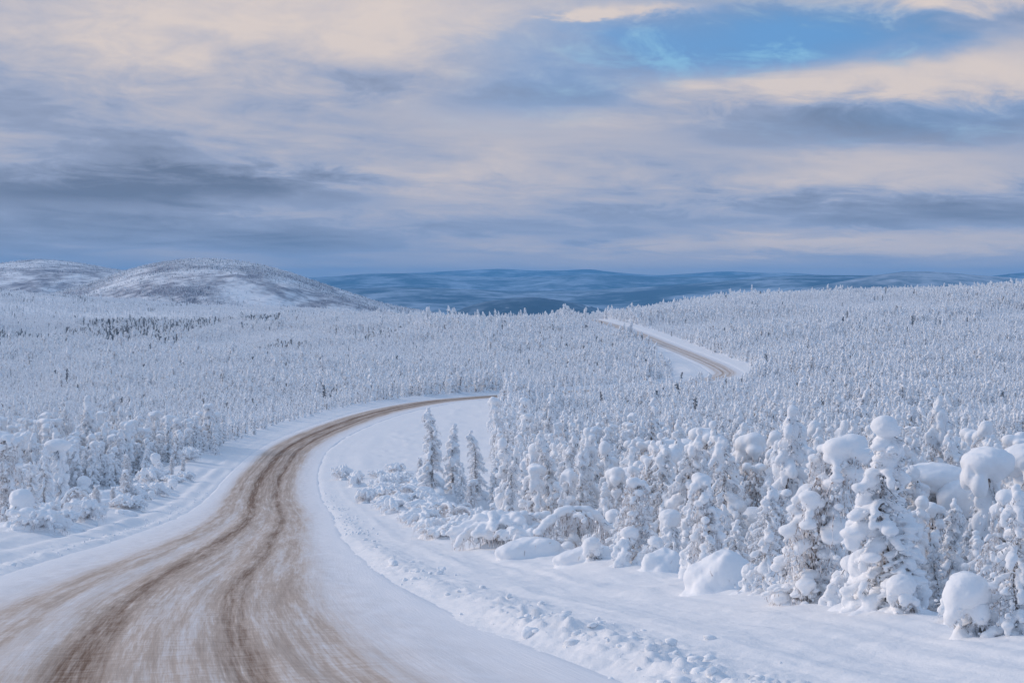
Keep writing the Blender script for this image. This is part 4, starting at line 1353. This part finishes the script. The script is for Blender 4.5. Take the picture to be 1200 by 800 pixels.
for i_ in range(6):       # middle distance
    joined('proto_%02d' % i_, make_spruce(201 + i_, 6.0, [0.8, 0.65, 0.95, 0.55, 0.75, 0.7][i_], 0.3, 0.09, 7.5, [0.97, 0.95, 0.9, 0.9, 0.97, 0.8][i_], False, [1, 1.6, 1.2, 1, 1.8, 1.2][i_], 1.1, 7))
for i_ in range(2):
    joined('proto_%02d' % (6 + i_), make_birch(221 + i_, 6.0, 1.1, 0.10, 160, 0.4, 1.3))
for i_ in range(6):       # far
    joined('proto_%02d' % (8 + i_), make_spruce(241 + i_, 6.0, [0.75, 0.65, 0.9, 0.55, 0.8, 0.6][i_], 0.25, 0.13, 7.0, [1.0, 0.97, 0.95, 0.95, 1.0, 0.88][i_], False, 1.0, 1.2, 4))
for i_ in range(3):       # dark, little snow
    joined('proto_%02d' % (14 + i_), make_spruce(261 + i_, 6.0, [0.7, 0.55, 0.8][i_], 0.1, 0.17, 4.5, 0.30, True, 0.3, 0.9, 10))

rest = ~single
Xr, Yr, Zr, hr, pxr = X[rest], Y[rest], Z[rest], hgt[rest], px[rest]
n = len(Xr)
idx = np.where(Yr < 330, rng.choice(8, n, p=[.16, .16, .15, .15, .15, .11, .06, .06]), 8 + rng.integers(0, 6, n))
idx = np.where((Yr < 330) & (pxr < 480) & (rng.random(n) < 0.38), 6 + rng.integers(0, 2, n), idx)
idx = np.where((Yr < 330) & (pxr >= 480) & (rng.random(n) < 0.10), 6 + rng.integers(0, 2, n), idx)
# dark groves on the left plain, and odd dark trees elsewhere
pyr = HZ - F * Zr / Yr
groves = (pxr < 470) & (Yr > 850) & (((fbm(Xr / 45, Yr / 90, 99, 3) > 0.10) & (Yr > 1000) & (Yr < 1450) & (pxr < 330)) | (fbm(Xr / 40, Yr / 120, 103, 3) > 0.34))
idx = np.where(groves & (rng.random(n) < 0.42), 14 + rng.integers(0, 3, n), idx)
idx = np.where((rng.random(n) < 0.012) & (Yr > 420), 14 + rng.integers(0, 3, n), idx)
sc = hr / 6.0
wd = sc * rng.uniform(0.85, 1.25, n) * np.where(Yr > 330, 1.22, 1.0)


def instance_cloud(name, P, idx, sx, sz, rot, label, lean=0.05):
    me = bpy.data.meshes.new(name)
    me.vertices.add(len(P)); me.vertices.foreach_set('co', np.ascontiguousarray(P, np.float32).ravel())
    a = me.attributes.new('pick', 'INT', 'POINT'); a.data.foreach_set('value', np.ascontiguousarray(idx, np.int32))
    a = me.attributes.new('size', 'FLOAT_VECTOR', 'POINT'); a.data.foreach_set('vector', np.ascontiguousarray(np.stack([sx, sx, sz], 1), np.float32).ravel())
    a = me.attributes.new('turn', 'FLOAT_VECTOR', 'POINT')
    a.data.foreach_set('vector', np.ascontiguousarray(np.stack([rng.normal(0, lean, len(P)), rng.normal(0, lean, len(P)), rot], 1), np.float32).ravel())
    o = link(name, me, kind='stuff', label=label)
    ng = bpy.data.node_groups.new(name, 'GeometryNodeTree')
    ng.interface.new_socket('Geometry', in_out='INPUT', socket_type='NodeSocketGeometry')
    ng.interface.new_socket('Geometry', in_out='OUTPUT', socket_type='NodeSocketGeometry')
    gi = ng.nodes.new('NodeGroupInput'); go = ng.nodes.new('NodeGroupOutput')
    ip = ng.nodes.new('GeometryNodeInstanceOnPoints')
    ci = ng.nodes.new('GeometryNodeCollectionInfo'); ci.inputs['Collection'].default_value = pcol
    ci.inputs['Separate Children'].default_value = True; ci.inputs['Reset Children'].default_value = True

    def attr(nm, ty):
        nd = ng.nodes.new('GeometryNodeInputNamedAttribute'); nd.data_type = ty; nd.inputs['Name'].default_value = nm
        return nd.outputs['Attribute']
    ng.links.new(gi.outputs[0], ip.inputs['Points']); ng.links.new(ci.outputs[0], ip.inputs['Instance'])
    ip.inputs['Pick Instance'].default_value = True
    ng.links.new(attr('pick', 'INT'), ip.inputs['Instance Index'])
    er = ng.nodes.new('FunctionNodeEulerToRotation'); ng.links.new(attr('turn', 'FLOAT_VECTOR'), er.inputs[0])
    ng.links.new(er.outputs[0], ip.inputs['Rotation'])
    ng.links.new(attr('size', 'FLOAT_VECTOR'), ip.inputs['Scale'])
    ng.links.new(ip.outputs[0], go.inputs[0])
    md = o.modifiers.new('scatter', 'NODES'); md.node_group = ng
    return o


instance_cloud('forest', np.stack([Xr, Yr, Zr - 0.05], 1), idx, wd, sc, rng.uniform(0, 6.28, n), 'white snow-covered spruce forest filling the valley and far slopes')

# scrub and stunted trees over the two near hills
for nm, (HX, HY, HZ_), cnt, lb in (('hill_scrub', HB, 45000, 'sparse snowy trees speckling the rounded hill'), ('hill_scrub', HA, 45000, 'sparse snowy trees speckling the far left hill')):
    rws, cls = HX.shape
    fi = rng.uniform(0, rws * 0.55, cnt); fj = rng.uniform(0, cls - 1.01, cnt)
    i0 = fi.astype(int); j0 = fj.astype(int); a_ = fi - i0; b_ = fj - j0

    def bil(A):
        return (A[i0, j0] * (1 - a_) * (1 - b_) + A[i0 + 1, j0] * a_ * (1 - b_) + A[i0, j0 + 1] * (1 - a_) * b_ + A[i0 + 1, j0 + 1] * a_ * b_)
    xs, ys, zs = bil(HX), bil(HY), bil(HZ_)
    kp = fbm(xs / 150, ys / 220, 105, 4) + rng.normal(0, 0.25, cnt) > -0.05
    xs, ys, zs = xs[kp], ys[kp], zs[kp]
    k = len(xs)
    s_ = rng.uniform(0.2, 0.6, k)
    pick = np.where(rng.random(k) < 0.30, 14 + rng.integers(0, 3, k), 8 + rng.integers(0, 6, k))
    instance_cloud(nm, np.stack([xs, ys, zs - 0.2], 1), pick, s_ * 1.7, s_, rng.uniform(0, 6.28, k), lb)

# ------------------------------------------------------------------ snow thrown up by the plough
def clod_mesh(seed):
    R = np.random.default_rng(seed)
    blobs = [((0, 0, 0.1), (0.22, 0.17, 0.13))] + [((R.uniform(-0.2, 0.2), R.uniform(-0.13, 0.13), R.uniform(0.02, 0.16)), (R.uniform(0.06, 0.13),) * 3) for _ in range(7)]
    return snow_mesh('snow_clod', blobs, 0.03, seed, 0.03, None, 2)


for cpx, cpy, sz, lb in [(461, 662, 0.9, 'lone lump of ploughed snow right of the tracks, farther up the road'), (622, 744, 0.62, 'lump of ploughed snow on the near right ridge'),
                         (518, 668, 0.6, 'small broken lump of snow beside the ploughed ridge')]:
    x_, y_, z_ = on_ground(cpx, cpy)
    o = link('snow_clod', clod_mesh(cpx), label=lb, cat='snow lump', group='snow lumps thrown up by the plough')
    o.location = (x_, y_, z_ - 0.03); o.scale = (sz, sz, sz); o.rotation_euler = (0, 0, cpx)
acc = Acc()
R = np.random.default_rng(77)
cs = 45 + 215 * R.random(3600) ** 1.3
cu = np.where(R.random(3600) < 0.62, 1, -1) * np.clip(R.normal(6.9, 0.45, 3600), 5.9, 8.4)
kk = (cs / step); k0 = kk.astype(int)
cx = RL[k0, 0] + RN[k0, 0] * cu + RT[k0, 0] * (kk - k0) * step; cy = RL[k0, 1] + RN[k0, 1] * cu + RT[k0, 1] * (kk - k0) * step
cz = ground(cx, cy)
keep = fbm(cs / 7.0, cu * 0, 107, 3) + R.normal(0, 0.3, 3600) > 0.0
for a_, b_, c_ in zip(cx[keep], cy[keep], cz[keep]):
    r = 0.012 + 0.10 * R.random() ** 4.0
    V = ICO1_V * np.array([r * R.uniform(0.7, 1.5), r * R.uniform(0.7, 1.5), r * R.uniform(0.6, 1.0)]) * (1 + R.uniform(-0.25, 0.25, (len(ICO1_V), 1)))
    acc.add(V + np.array([a_, b_, c_ + r * 0.2]), ICO1_F)
link('snow_crumbs', acc.mesh('snow_crumbs', MAT['snow'], False), kind='stuff', label='crumbs of ploughed snow scattered along both road edges')
